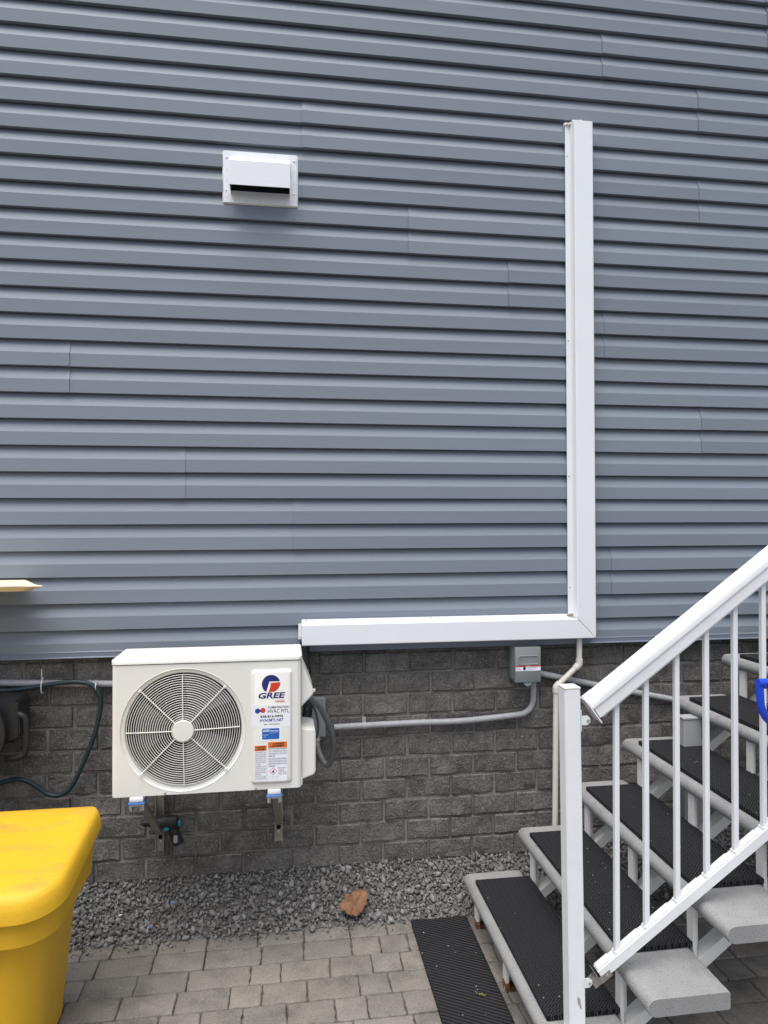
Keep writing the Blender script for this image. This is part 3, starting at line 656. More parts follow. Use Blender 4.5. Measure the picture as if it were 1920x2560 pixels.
for i, tx in enumerate(lines2):
    x_, z_ = pz(1210, 858 + i * 18.2 + (3 if i > 3 else 0)); text(tx, 'lettering', x_, z_, yt, 0.0090, M['ink_grey'], s, width=(pz(1347, 0)[0] - x_) if i not in (3, 7) else 0.026)
dx_, dz_ = pz(1246, 1020)
def diamond(r_): return [(dx_, dz_ - r_), (dx_ + r_, dz_), (dx_, dz_ + r_), (dx_ - r_, dz_)]
plate('hazard_diamond', diamond(0.0145), PY - 0.0004, M['ink_red'], s); plate('hazard_diamond', diamond(0.0118), PY - 0.0008, M['paper'], s)
plate('flame', [(dx_ + p * 1.5, dz_ + q * 1.5) for p, q in ((-0.0025, -0.003), (0.0025, -0.003), (0.0030, 0), (0.0012, 0.0015), (0.0006, 0.0048), (-0.0012, 0.002), (-0.0030, 0))], PY - 0.0012, M['ink_black'], s)
for tx, vv, szz in (('Flammable refrigerant', 996, 0.0058), ('R32 refrigerant', 1008, 0.0058), ('Refrigerant:', 1020, 0.0056)):
    x_, z_ = pz(1282, vv); text(tx, 'lettering', x_, z_, yt, szz, M['ink_grey'], s, width=pz(1345 if vv == 996 else 1325, 0)[0] - x_)
x_, z_ = pz(1283, 1044); text('A2L R32', 'lettering', x_, z_, yt, 0.0165, M['ink_grey'], s, width=pz(1347, 0)[0] - x_)
for u0, u1 in ((1217, 1245), (1257, 1285)):
    (a, c), (b_, d_) = pz(u0, 1058), pz(u1, 1078)
    for r4 in (rect(a, b_, c - 0.0006, c), rect(a, b_, d_, d_ + 0.0006), rect(a, a + 0.0006, d_ + 0.0006, c - 0.0006), rect(b_ - 0.0006, b_, d_ + 0.0006, c - 0.0006)): plate('pictogram_line', r4, PY - 0.0004, M['ink_grey'], s)
for x_, z_ in ((-0.460, 0.704), (-0.120, 0.703)): new_lathe('screw', [(0.0042, AY), (0.0040, AY - 0.003), (0.0015, AY - 0.0045)], (x_, 0, z_), M['steel'], ac, n=12)
new_lathe('drain_pinhole', [(0.0016, AY - 0.0003), (0.0014, AY - 0.0007)], (-0.393, 0, 0.7055), M['ink_black'], ac, n=8)
# right side: terminal cover and valve cover
bm = bmesh.new(); prism(bm, [(0.0562, 1.185), (0.1020, 1.072), (0.1045, 1.052), (0.100, 1.044), (0.0562, 0.999)], -0.385, -0.225); bmesh.ops.bevel(bm, geom=bm.edges[:], offset=0.004, segments=2, affect='EDGES')
t_ = bm_obj('terminal_cover', bm, M['cream'], ac, True)
new_box('pull_tab', (0.0965, -0.30, 1.035), (0.1155, -0.285, 1.047), M['cream'], t_, 0.002)
bm = bmesh.new(); prism(bm, [(0.0562, 0.920), (0.106, 0.912), (0.1125, 0.902), (0.1125, 0.742), (0.106, 0.732), (0.0562, 0.716)], -0.395, -0.230); bmesh.ops.bevel(bm, geom=bm.edges[:], offset=0.005, segments=2, affect='EDGES')
bm_obj('valve_cover', bm, M['cream'], ac, True)
new_box('side_flange', (0.0562, -0.405, 0.700), (0.0605, -0.215, 0.724), M['cream'], ac)

# wall brackets with rubber feet
def bracket(xc, ybz, label):
    b_ = empty('wall_bracket', (xc, 0.03, ybz), label, 'bracket', 'wall brackets under the air conditioner')
    bm = bmesh.new()
    w_ = 0.0175
    box(bm, (xc - w_, 0.016, ybz), (xc + w_, 0.019, 0.69)); box(bm, (xc - w_, -0.008, ybz), (xc - w_ + 0.0025, 0.0158, 0.69)); box(bm, (xc + w_ - 0.0025, -0.008, ybz), (xc + w_, 0.0158, 0.69))
    rail = bm_obj('wall_rail', bm, M['galv'], b_)
    new_lathe('bolt', [(0.0075, 0.0158), (0.0075, 0.009), (0.004, 0.008)], (xc, 0, ybz + 0.045), M['steel'], rail, n=6)
    new_lathe('slot', [(0.010, 0.0160), (0.010, 0.0155)], (xc, 0, ybz + 0.062), M['dark'], rail, n=16)
    ax = xc - 0.012
    bm = bmesh.new(); xa = xc - 0.012
    box(bm, (xa - 0.017, -0.425, 0.6415), (xa - 0.0145, 0.0155, 0.6635)); box(bm, (xa + 0.0145, -0.425, 0.6415), (xa + 0.017, 0.0155, 0.6635)); box(bm, (xa - 0.0144, -0.425, 0.6612), (xa + 0.0144, 0.0155, 0.6635))
    bm_obj('arm', bm, M['galv'], b_)
    bm = bmesh.new()
    A = Vector((xc + 0.0, 0.004, ybz + 0.085)); B = Vector((xc - 0.008, -0.345, 0.640)); t_ = (B - A).normalized(); U = Vector((1, 0, 0)); Vv = t_.cross(U)
    sweep(bm, [(-0.014, -0.009), (0.014, -0.009), (0.014, 0.009), (-0.014, 0.009)], A, B, U, Vv); bm_obj('strut', bm, M['galv'], b_)
    for yy in (-0.402, -0.215):
        bm = bmesh.new(); box(bm, (xa - 0.030, yy - 0.020, 0.6637), (xa + 0.030, yy + 0.020, 0.6738), 0.003); bm_obj('rubber_pad', bm, M['bluepad'], b_, True)
        bm = bmesh.new(); box(bm, (xa - 0.026, yy - 0.0215, 0.6740), (xa + 0.026, yy + 0.018, 0.6955), 0.006); bm_obj('foot', bm, M['white'], b_, True)
        bm = bmesh.new(); box(bm, (xa - 0.027, yy - 0.012, 0.640), (xa - 0.0175, yy + 0.012, 0.6633)); box(bm, (xa + 0.0175, yy - 0.012, 0.640), (xa + 0.027, yy + 0.012, 0.6633)); bm_obj('clamp', bm, M['steel'], b_)
bracket(-0.553, 0.284, 'galvanised wall bracket with blue pads, the one with a cordless drill beside its strut')
bracket(-0.037, 0.294, 'galvanised wall bracket with blue pads under the sticker end of the unit')

# cordless drill beside the bracket
dr = empty('cordless_drill', (-0.50, -0.03, 0.33), 'black and teal cordless drill hanging beside the bracket strut under the unit', 'drill')
A = Vector((-0.585, -0.045, 0.437)); B = Vector((-0.468, -0.045, 0.432))
bm = bmesh.new(); tube(bm, [A, A + (B - A) * 0.3, A + (B - A) * 0.45, B - (B - A) * 0.06, B], [0.017, 0.022, 0.029, 0.029, 0.022], 16); bm_obj('motor_housing', bm, M['blackpl'], dr, True)
bm = bmesh.new(); tube(bm, [A - Vector((0.035, 0, -0.001)), A - Vector((0.02, 0, 0)), A], [0.010, 0.016, 0.016], 16); bm_obj('chuck', bm, M['blackpl'], dr, True)
bm = bmesh.new(); tube(bm, smooth_path([(-0.496, -0.045, 0.425), (-0.486, -0.046, 0.395), (-0.466, -0.047, 0.338)], 4), 0.0225, 14); h_ = bm_obj('handle', bm, M['blackpl'], dr, True)
bm = bmesh.new(); tube(bm, [(-0.4665, -0.047, 0.3400), (-0.460, -0.047, 0.318), (-0.458, -0.047, 0.310)], [0.0245, 0.0245, 0.021], 14); bm_obj('battery', bm, M['whip'], dr, True)
bm = bmesh.new(); tube(bm, [(-0.458, -0.047, 0.3105), (-0.4565, -0.047, 0.301)], [0.010, 0.008], 10); bm_obj('tip', bm, M['greypipe'], dr, True)
bm = bmesh.new(); bmesh.ops.create_icosphere(bm, subdivisions=2, radius=1, matrix=Matrix.Translation((-0.515, -0.066, 0.416)) @ Matrix.Diagonal((0.013, 0.007, 0.012, 1))); bm_obj('trigger', bm, M['teal'], dr, True)
bm = bmesh.new(); bmesh.ops.create_icosphere(bm, subdivisions=2, radius=1, matrix=Matrix.Translation((-0.461, -0.058, 0.432)) @ Matrix.Diagonal((0.007, 0.014, 0.014, 1))); bm_obj('end_cap', bm, M['teal'], dr, True)
o = plate('rating_label', [(x_ * 1.0 - 0.4755, z_ + 0.370) for x_, z_ in rrect(-0.009, 0.009, -0.017, 0.017, 0.008, 4)], -0.0700, M['greypipe'], dr, 0.001)

# electrical: junction box, whip, insulated lines, disconnect, conduits, drain pipe
j = empty('junction_box', (0.137, 0.03, 0.77), 'small grey electrical box on the block wall behind the air conditioner', 'electrical box')
new_box('box', (0.104, -0.022, 0.768), (0.170, 0.034, 0.935), M['greybox'], j, 0.003); new_box('lid', (0.1015, -0.0255, 0.766), (0.1725, -0.0222, 0.937), M['greybox'], j, 0.001, 1)
bm = bmesh.new(); lathe(bm, [(0.015, 0.742), (0.015, 0.7655)], (0.135, -0.005, 0), 'Z', 16); bm_obj('connector', bm, M['pvc'], j, True)
tag(new_tube('electrical_whip', smooth_path([(0.088, -0.26, 1.014), (0.110, -0.25, 0.990), (0.143, -0.22, 0.945), (0.182, -0.18, 0.855), (0.200, -0.15, 0.772), (0.194, -0.12, 0.694), (0.174, -0.10, 0.663), (0.150, -0.07, 0.690), (0.136, -0.03, 0.728), (0.135, -0.006, 0.7415)], 8), 0.0125, M['whip']), 'grey flexible electrical cable looping from the unit to the small box', 'cable')
tag(new_tube('control_cable', smooth_path([(0.087, -0.245, 1.010), (0.105, -0.20, 0.965), (0.125, -0.14, 0.905), (0.136, -0.09, 0.845), (0.135, -0.06, 0.79), (0.122, -0.05, 0.765), (0.10, -0.06, 0.77)], 8), 0.0048, M['whip']), 'thin grey wire curving in front of the small electrical box', 'cable')
bm = bmesh.new(); tube(bm, smooth_path([(0.078, -0.045, 1.20), (0.080, -0.055, 1.13), (0.088, -0.075, 1.05), (0.092, -0.10, 0.97), (0.088, -0.13, 0.90), (0.07, -0.16, 0.85)], 6), 0.021, 12)
ins = bm_obj('insulated_line', bm, M['rubber'], None, True); tag(ins, 'black foam insulated refrigerant line dropping behind the unit from the duct', 'pipe')
db = empty('disconnect_box', (1.11, 0.0, 0.98), 'grey electrical disconnect box with red and white warning label under the duct', 'electrical box')
new_box('box', (1.048, -0.040, 0.992), (1.172, 0.036, 1.1485), M['greybox'], db, 0.003)
lid_ = new_box('cover', (1.0485, -0.070, 0.9865), (1.1725, -0.0405, 1.1490), M['greybox'], db, 0.003)
bm = bmesh.new()
loft(bm, [[(x_, y_, z_) for x_, z_ in rrect(1.062 + q, 1.162 - q, 1.067 + q, 1.112 - q, 0.008, 5)] for q, y_ in ((0, -0.0695), (0.001, -0.0725), (0.004, -0.0730), (0.006, -0.0708), (0.012, -0.0706))]); bm_obj('recess_rim', bm, M['greybox'], lid_, True)
wl = plate('warning_label', rect(1.0500, 1.1710, 1.040, 1.064), -0.0702, M['paper'], db, 0.0004)
plate('red_band', rect(1.0500, 1.1710, 1.0585, 1.064), -0.0706, M['ink_red'], wl); plate('pictogram', [(1.092 + 0.0065 * math.cos(R(a)), 1.0515 + 0.0085 * math.sin(R(a))) for a in range(0, 360, 30)], -0.0711, M['ink_black'], wl)
text('DANGER', 'lettering', 1.100, 1.0592, -0.0711, 0.0055, M['paper'], wl); text('HAZARDOUS VOLTAGE', 'lettering', 1.1005, 1.0525, -0.0711, 0.0045, M['ink_grey'], wl); text('Disconnect power', 'lettering', 1.1005, 1.0465, -0.0711, 0.0045, M['ink_grey'], wl); text('TENSION', 'lettering', 1.050, 1.0525, -0.0711, 0.0050, M['ink_grey'], wl); text('DANGEREUSE', 'lettering', 1.050, 1.0455, -0.0711, 0.0045, M['ink_grey'], wl)
new_lathe('latch', [(0.019, -0.067), (0.019, -0.062)], (1.110, 0, 0.986), M['greybox'], db, n=20)
cd1 = empty('rigid_conduit', (0.7, 0.0, 0.80), 'pale grey conduit running from the small box to the disconnect box', 'conduit')
yq = 0.012
P1 = [at(1152, 1480, yq), at(1152, 1500, yq), at(1151, 1515, yq), at(1145, 1530, yq), at(1134, 1539, yq), at(1117, 1544, yq)]
P1[0].z = 0.985
new_tube('pipe', smooth_path(P1 + [at(1000, 1557, yq), at(900, 1561, yq), at(787, 1567, yq), at(722, 1571, yq)], 6), 0.0140, M['greypipe'], cd1, 16)
q = at(1152, 1483, yq); bm = bmesh.new(); lathe(bm, [(0.0195, 0.968), (0.0195, 0.9862)], (q.x, yq, 0), 'Z', 16); bm_obj('connector', bm, M['greybox'], cd1, True)
q = at(787, 1567, yq); st = new_tube('strap', [(q.x - 0.008, yq, q.z), (q.x + 0.008, yq, q.z + 0.0003)], 0.0165, M['greypipe'], cd1, 16)
new_box('strap_ear', (q.x - 0.009, 0.026, q.z + 0.012), (q.x + 0.009, 0.029, q.z + 0.036), M['greypipe'], st)
yq = 0.018
tag(new_tube('rigid_conduit', [at(1160, 1453, yq), at(1290, 1480, yq), at(1460, 1512, yq), at(1460, 1512, yq) + Vector((2.0, 0, -0.43))], 0.0145, M['greypipe'], None, 16), 'grey conduit sloping down from the disconnect box behind the steps', 'conduit')
tag(new_tube('rigid_conduit', [(-4.1, 0.016, 1.14), at(0, 1475, 0.016), at(238, 1477, 0.016), (-0.45, 0.016, 1.018)], 0.0145, M['greypipe'], None, 16), 'grey conduit along the wall behind the looped garden hose', 'conduit')
dp = empty('drain_pipe', (1.25, -0.02, 0.2), 'off-white plastic drain pipe with two elbows dropping from the duct to the gravel', 'pipe')
a0, a1, a2, a3 = Vector((1.378, -0.035, 1.19)), Vector((1.376, -0.035, 1.055)), Vector((1.262, -0.030, 0.950)), Vector((1.252, -0.025, 0.10))
for k, (p, q) in enumerate(((a0, a1), (a1, a2), (a2, a3))): new_tube('pipe', [p, q], 0.0135, M['pvc'], dp, 16)
for c, p, q in ((a1, a0, a2), (a2, a1, a3)):
    u, v_ = (p - c).normalized(), (q - c).normalized()
    new_tube('elbow', smooth_path([c + u * 0.026, c + u * 0.012, c + (u + v_) * 0.0018, c + v_ * 0.012, c + v_ * 0.026], 4), 0.0168, M['pvc'], dp, 16)

# ------------------------------------------------------------------ left side: board, reel, hose, yellow bin
bd = empty('wooden_board', (-1.4, -0.02, 1.45), 'pale wooden board with a pointed tip, jutting from the siding at the left edge', 'board')
zt, zb_ = 1.4914, 1.4700
top_ol = [(-2.1, -0.030), (-2.1, -0.318), (-1.018, -0.318), (-0.985, -0.322), (-0.938, -0.326), (-0.934, -0.318), (-0.967, -0.288), (-0.998, -0.235), (-1.034, -0.163), (-1.070, -0.090), (-1.105, -0.030)]
low_ol = [(-2.1, -0.030), (-2.1, -0.318), (-1.030, -0.318), (-1.010, -0.319), (-0.992, -0.318), (-0.990, -0.310), (-0.996, -0.285), (-1.018, -0.232), (-1.046, -0.160), (-1.078, -0.090), (-1.110, -0.030)]
bm = bmesh.new(); loft(bm, [[(x_, y_, zb_) for x_, y_ in low_ol], [(x_ * 0.6 + p_ * 0.4, y_ * 0.6 + q_ * 0.4, zb_ + 0.010) for (x_, y_), (p_, q_) in zip(low_ol, top_ol)], [(x_, y_, zt - 0.0045) for x_, y_ in top_ol]]); bm_obj('plank', bm, M['bark'], bd)
bm = bmesh.new(); loft(bm, [[(x_, y_ - 0.0005, zt - 0.0044) for x_, y_ in top_ol], [(x_, y_ - 0.0005, zt) for x_, y_ in top_ol]]); o = bm_obj('top_face', bm, M['wood'], bd); o['label'] = 'freshly cut pale top of the board'
new_box('batten', (-2.1, -0.0299, 1.40), (-1.25, -0.0190, 1.4695), M['bark'], bd)
rl = empty('hose_reel', (-1.2, -0.1, 0.85), 'black plastic hose reel fixed to the block wall above the yellow bin', 'hose reel')
rc = Vector((-1.290, -0.13, 0.888))
new_lathe('side_disc', [(0.150, -0.075), (0.170, -0.070), (0.172, -0.055), (0.150, -0.048)], (rc.x, -0.125, rc.z), M['blackpl'], rl, n=48)
new_lathe('drum', [(0.105, -0.170), (0.105, -0.02)], (rc.x, 0, rc.z), M['blackpl'], rl, n=32)
bm = bmesh.new(); loft(bm, [[(x_, y_, z_) for x_, z_ in [(-1.20, 1.018), (-1.090, 1.008), (-1.086, 0.99), (-1.078, 0.870), (-1.090, 0.852), (-1.20, 0.815)]] for y_ in (-0.150, -0.02)]); bmesh.ops.bevel(bm, geom=bm.edges[:], offset=0.006, segments=2, affect='EDGES'); hb = bm_obj('housing', bm, M['blackpl'], rl, True)
for u, v_ in ((127, 737), (137, 876), (147, 1018), (50, 795), (75, 932)):
    q = at(u * 0.2893 * 1659 / 1920, (1560 + v_ * 0.2893) * 1659 / 1920, -0.1505); new_lathe('screw_hole', [(0.0032, -0.1503), (0.0030, -0.1512), (0.0008, -0.1513)], (q.x, 0, q.z), M['dark'], hb, n=10)
bm = bmesh.new(); tube(bm, smooth_path([(-1.12, -0.13, 0.955), (-1.082, -0.14, 0.950), (-1.060, -0.14, 0.928), (-1.056, -0.14, 0.86), (-1.060, -0.14, 0.80), (-1.08, -0.14, 0.778), (-1.14, -0.13, 0.765)], 6), 0.0125, 10); bm_obj('handle', bm, M['blackpl'], rl, True)
new_box('backing_plate', (-1.40, 0.0, 0.79), (-1.16, 0.031, 0.95), M['blackpl'], rl, 0.008)
ho = [(-1.45, -0.05, 1.03)] + [tuple(at(x_, y_, -0.012)) for x_, y_ in ((0, 1492), (50, 1488), (110, 1478), (160, 1473), (195, 1478), (214, 1498), (217, 1530), (203, 1590), (180, 1648), (155, 1698), (130, 1717), (105, 1716), (80, 1700), (55, 1686), (30, 1684), (0, 1692))] + [(-1.40, -0.05, 0.60)]
tag(new_tube('garden_hose', smooth_path(ho, 8), 0.0098, M['hose'], None, 12), 'dark teal garden hose looping over the conduit left of the air conditioner', 'hose')
for i, (u, v0, v1) in enumerate(((91, 1463, 1490), (208, 1470, 1483))):
    q = at(u, (v0 + v1) / 2, -0.012)
    zt_, zb2 = at(u, v0 + 4, -0.012).z, at(u, v1 + 8, -0.012).z
    bm = bmesh.new(); tube(bm, smooth_path([(q.x, 0.012, zt_), (q.x, -0.014, zt_ - 0.002), (q.x, -0.026, (zt_ + zb2) / 2), (q.x, -0.020, zb2 + 0.004), (q.x, 0.0, zb2)], 4), 0.0017, 6)
    tube(bm, [(q.x, -0.015, zt_), (q.x + 0.001, -0.022, zt_ + (0.045, 0.012)[i])], 0.0016, 6)
    tag(bm_obj('cable_tie', bm, M['paper'], None, True), ('clear cable tie with a long tail, holding the hose to the conduit', 'clear cable tie where the hose turns down beside the air conditioner')[i], 'cable tie', 'cable ties on the hose')

bn = empty('storage_bin', (-1.15, -0.7, 0), 'large yellow plastic storage bin with a worn sloping lid', 'bin')
BX0, BX1, BY0, BY1 = -1.72, -0.672, -0.985, -0.455
def lidz(y): return 0.630 + (y - BY0) / (BY1 - BY0) * 0.068
def lring(ins, dz, flat=None):
    return [(x_, y_, (lidz(y_) + dz) if flat is None else flat) for x_, y_ in rrect(BX0 + ins, BX1 - ins, BY0 + ins, BY1 - ins, tuple(max(0.004, q - ins) for q in (0.045, 0.045, 0.13, 0.13)), 10)]
bm = bmesh.new(); loft(bm, [lring(0.030, -0.078), lring(0.004, -0.078), lring(0.0, -0.072), lring(0.002, -0.045), lring(0.008, -0.020), lring(0.017, -0.006), lring(0.030, 0.0), lring(0.060, 0.004), lring(0.14, 0.007)])
bm_obj('lid', bm, M['yellow'], bn, True)
def bring(ins, z, xb=0.0):
    return [(x_, y_, z) for x_, y_ in rrect(BX0 + ins, BX1 - ins, BY0 + ins, BY1 - ins * 0.7, tuple(max(0.01, q) for q in (0.05, 0.05, 0.12, 0.12)), 10)]
bm = bmesh.new(); loft(bm, [bring(0.120, 0.004), bring(0.110, 0.014), bring(0.078, 0.36), bring(0.066, 0.45), bring(0.056, 0.462), bring(0.034, 0.468), bring(0.028, 0.474), bring(0.022, 0.566)])
bm_obj('body', bm, M['yellow'], bn, True)

# ------------------------------------------------------------------ stairs
st_ = empty('staircase', (0.78, -0.7, 0), 'outdoor staircase of grey concrete treads on a white steel frame', 'stairs')
NX, RUN, NZ, RISE, TY0, TY1 = 0.777, 0.2510, 0.166, 0.1878, -1.268, -0.148
TT, TDEP = 0.052, 0.262
NT = 7
def tread_prof():
    r_ = TT / 2; pr = []
    for k in range(9):
        a = R(90 + 180 * k / 8); pr.append((r_ + math.cos(a) * r_, -r_ + math.sin(a) * r_))
    return pr + [(TDEP - 0.004, -TT), (TDEP, -TT + 0.004), (TDEP, -0.006), (TDEP - 0.006, 0)]
for i in range(NT):
    bm = bmesh.new(); pr = tread_prof()
    loft(bm, [[(NX + RUN * i + px_, yy, NZ + RISE * i + pz_) for px_, pz_ in [(a * (1 - q) + 0.13 * q, b_ * (1 - q) - 0.026 * q) for a, b_ in pr]] for yy, q in ((TY0, 0.02), (TY0 + 0.003, 0.0), (TY1 - 0.003, 0.0), (TY1, 0.02))])
    bm_obj('tread', bm, M['concrete'], st_, True)
STY = (-0.265, -0.655, -1.045)
for yy in STY:
    bm = bmesh.new()
    A = Vector((NX + 0.09, yy, 0.012)); B = Vector((NX + 0.09 + 8.2 * RUN, yy, 0.012 + 8.2 * RISE)); t_ = (B - A).normalized(); U = Vector((0, 1, 0)); Vv = U.cross(t_) * -1
    A = Vector((0.935, yy, 0.0134)); B = A + t_ * 2.2
    sweep(bm, [(-0.026, -0.0185), (0.026, -0.0185), (0.026, 0.0185), (-0.026, 0.0185)], A, B, U, Vv); bm_obj('stringer', bm, M['white_dirty'], st_)
    for i in range(NT):
        x0 = NX + RUN * i + 0.022; z1 = NZ + RISE * i - TT; z0 = 0.0 if i == 0 else NZ + RISE * (i - 1) - TT - 0.01
        pst = new_box('riser_post', (x0, yy - 0.019, z0 + (0.03 if i == 0 else 0)), (x0 + 0.012, yy + 0.019, z1 - 0.0005), M['white_dirty'], st_, 0.001, 1)
        new_box('post_web', (x0 + 0.0121, yy + 0.013, z0 + (0.03 if i == 0 else 0)), (x0 + 0.036, yy + 0.019, z1 - 0.0005), M['white_dirty'], pst)
        if i == 0:
            new_box('rusty_foot', (x0 - 0.001, yy - 0.020, 0.001), (x0 + 0.014, yy + 0.020, 0.0298), M['rust_white'], pst)
            new_box('rusty_base_plate', (x0 + 0.0141, yy - 0.022, 0.002), (x0 + 0.13, yy + 0.022, 0.010), M['rust'], pst)
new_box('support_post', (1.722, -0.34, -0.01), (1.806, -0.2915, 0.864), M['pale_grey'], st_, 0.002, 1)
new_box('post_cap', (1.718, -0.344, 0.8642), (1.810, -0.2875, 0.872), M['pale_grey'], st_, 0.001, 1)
new_box('landing', (NX + RUN * NT, TY0, NZ + RISE * NT - 0.10), (NX + RUN * NT + 1.3, TY1 + 0.09, NZ + RISE * NT), M['concrete'], st_, 0.01)
for x_, y_ in ((NX + RUN * NT + 1.2, TY0 + 0.08), (NX + RUN * NT + 1.2, TY1)): new_box('landing_post', (x_, y_ - 0.04, 0), (x_ + 0.08, y_ + 0.04, NZ + RISE * NT - 0.1005), M['white_dirty'], st_)

mats = ['first step, the lowest of the stairs', 'second step, passing behind the white newel post', 'third step, seen between the first balusters', 'fourth step, in front of the white support post top', 'fifth step, beside the blue shovel handle', 'sixth step, at the right edge of the photo just under the siding']
mlab = ['black woven rubber mat on the lowest concrete step', 'black woven rubber mat on the second step up, crossed by the newel post', 'black woven rubber mat on the third step up', 'black woven rubber mat on the fourth step up, below the support post top', 'black woven rubber mat on the fifth step up, beside the blue shovel grip', 'black woven rubber mat on the sixth step up, highest in view']
def tmat():
    bm = bmesh.new(); x0, x1, y0, y1 = 0.0, 0.246, -0.412, 0.412; nsc = 60
    for lo, hi in (((x0, y0, 0.0), (x1, y1, 0.017)),): box(bm, lo, hi, 0.0015, 1)
    # scalloped lower rim
    for k in range(24):
        bmesh.ops.create_icosphere(bm, subdivisions=1, radius=0.0058, matrix=Matrix.Translation((x0 + 0.006 + (x1 - x0 - 0.012) * k / 23, y0 + 0.003, 0.0058)))
    bmesh.ops.recalc_face_normals(bm, faces=bm.faces); me = bpy.data.meshes.new('tread_mat'); bm.to_mesh(me); bm.free(); me.materials.append(M['treadmat']); return me
tm = tmat()
for i in range(6):
    o = put('tread_mat', tm, None, None, loc=(NX + RUN * i + 0.030 + random.uniform(-0.004, 0.004), -0.648 + random.uniform(-0.006, 0.006), NZ + RISE * i + 0.0006))
    o.rotation_euler = (0, 0, random.uniform(-0.008, 0.008)); tag(o, mlab[i], 'mat', 'rubber mats on the stair treads')

# ------------------------------------------------------------------ railing
ra_ = empty('stair_railing', (0.83, -1.13, 0.166), 'white aluminium stair railing with newel post, sloping rails and square balusters', 'railing')
RY = -1.13; K = (RY - CAM.y) / (-1.2 - CAM.y)
def rp(x_, z_): return Vector((x_ * K, RY, CAM.z + (z_ - CAM.z) * K))
# newel, leaning a touch as it stands
nb, ntp = Vector((0.8665, RY, 0.167)), Vector((0.8560, RY, 1.226)); hw = 0.0252
def sq(c, h): return [(c.x + sx_ * h, c.y + sy_ * h, c.z) for sx_, sy_ in ((1, 1), (-1, 1), (-1, -1), (1, -1))]
bm = bmesh.new(); loft(bm, [sq(nb, hw), sq(ntp, hw)]); bmesh.ops.bevel(bm, geom=[e_ for e_ in bm.edges if abs(e_.verts[0].co.z - e_.verts[1].co.z) > 0.5], offset=0.003, segments=2, affect='EDGES'); nw = bm_obj('newel_post', bm, M['rail_white'], ra_, True)
q = at(1449 * 1659 / 1920, 2508 * 2212 / 2560, RY - hw); chip = plate('paint_chip', [(q.x + (-0.5 * dx - dz * 0.42) * 0.011, q.z + dz * 0.019) for dx, dz in [(math.cos(R(a)) * (1.0 if a < 180 else 0.6), math.sin(R(a))) for a in range(0, 360, 30)]], RY - hw - 0.0002, M['chip'], nw, 0.0004); chip['label'] = 'brown chip in the white paint'
cap = new_box('newel_cap', (ntp.x - hw - 0.0008, RY - hw - 0.0008, ntp.z + 0.0005), (ntp.x + hw + 0.0008, RY + hw + 0.0008, ntp.z + 0.006), M['cream'], nw, 0.002)
bm = bmesh.new(); box(bm, (nb.x - 0.045, RY - 0.045, 0.1662), (nb.x + 0.045, RY + 0.045, 0.175), 0.003); bm_obj('base_flange', bm, M['rail_white'], nw, True)
tp0, tp1 = rp(0.868, 1.212), rp(1.4757, 1.6537); tb0, tb1 = rp(0.9182, 1.1513), rp(1.4745, 1.5516)
td = (tp1 - tp0).normalized(); tn = Vector((-td.z, 0, td.x))
bd0, bd1 = rp(0.9284, 0.3961), rp(1.4655, 0.7686); bdv = (bd1 - bd0).normalized(); bn_ = Vector((-bdv.z, 0, bdv.x))
H = 0.072       # rail height across the slope
start = tp0 - tn * (H - 0.002) + td * 0.0; endp = start + td * 2.3
cap_prof = [(-0.028, 0.034), (-0.028, 0.044)] + [(-0.0275 * math.cos(R(a)), 0.047 + 0.025 * math.sin(R(a))) for a in range(0, 181, 18)] + [(0.028, 0.044), (0.028, 0.034)]
chan = [(-0.0225, 0.0), (-0.0225, 0.0335), (0.0225, 0.0335), (0.0225, 0.0)]
Uy = Vector((0, 1, 0))
def rail(name, prof, A, B, n_, material, parent=ra_):
    bm = bmesh.new(); sweep(bm, prof, A, B, Uy, n_); return bm_obj(name, bm, material, parent, True)
rail('handrail_cap', cap_prof, start, endp, tn, M['rail_white']); rail('top_rail', [(-0.0235, -0.002), (-0.0235, 0.0335), (0.0235, 0.0335), (0.0235, -0.002)], start + td * 0.004, endp, tn, M['rail_white'])
rail('rail_lip', [(-0.019, -0.008), (-0.019, -0.0023), (0.019, -0.0023), (0.019, -0.008)], start + td * 0.012, endp, tn, M['rail_white'])
rail('end_cap', [(-0.0285, -0.016), (-0.0285, 0.046), (-0.02, 0.070), (0.02, 0.070), (0.0285, 0.046), (0.0285, -0.016)], start - td * 0.004, start - td * 0.0004, tn, M['white_dirty'])
rail('end_sleeve', [(-0.0292, 0.036), (-0.0292, 0.046)] + [(-0.0287 * math.cos(R(a)), 0.0472 + 0.0260 * math.sin(R(a))) for a in range(0, 181, 18)] + [(0.0292, 0.046), (0.0292, 0.036)], start, start + td * 0.034, tn, M['rail_white'])
rail('bottom_rail', [(-0.0165, 0.0), (-0.0165, 0.030), (0.0165, 0.030), (0.0165, 0.0)], bd0 - bdv * 0.012, bd0 + bdv * 2.3, bn_, M['rail_white'])
bx = [rp(x_, 1.0).x for x_ in (0.970, 1.0645, 1.164, 1.2615, 1.357, 1.4525)]
pitch = (bx[-1] - bx[0]) / 5
allb = bx + [bx[-1] + pitch * (k + 1) for k in range(13)]
top0 = start - tn * 0.008
last = None
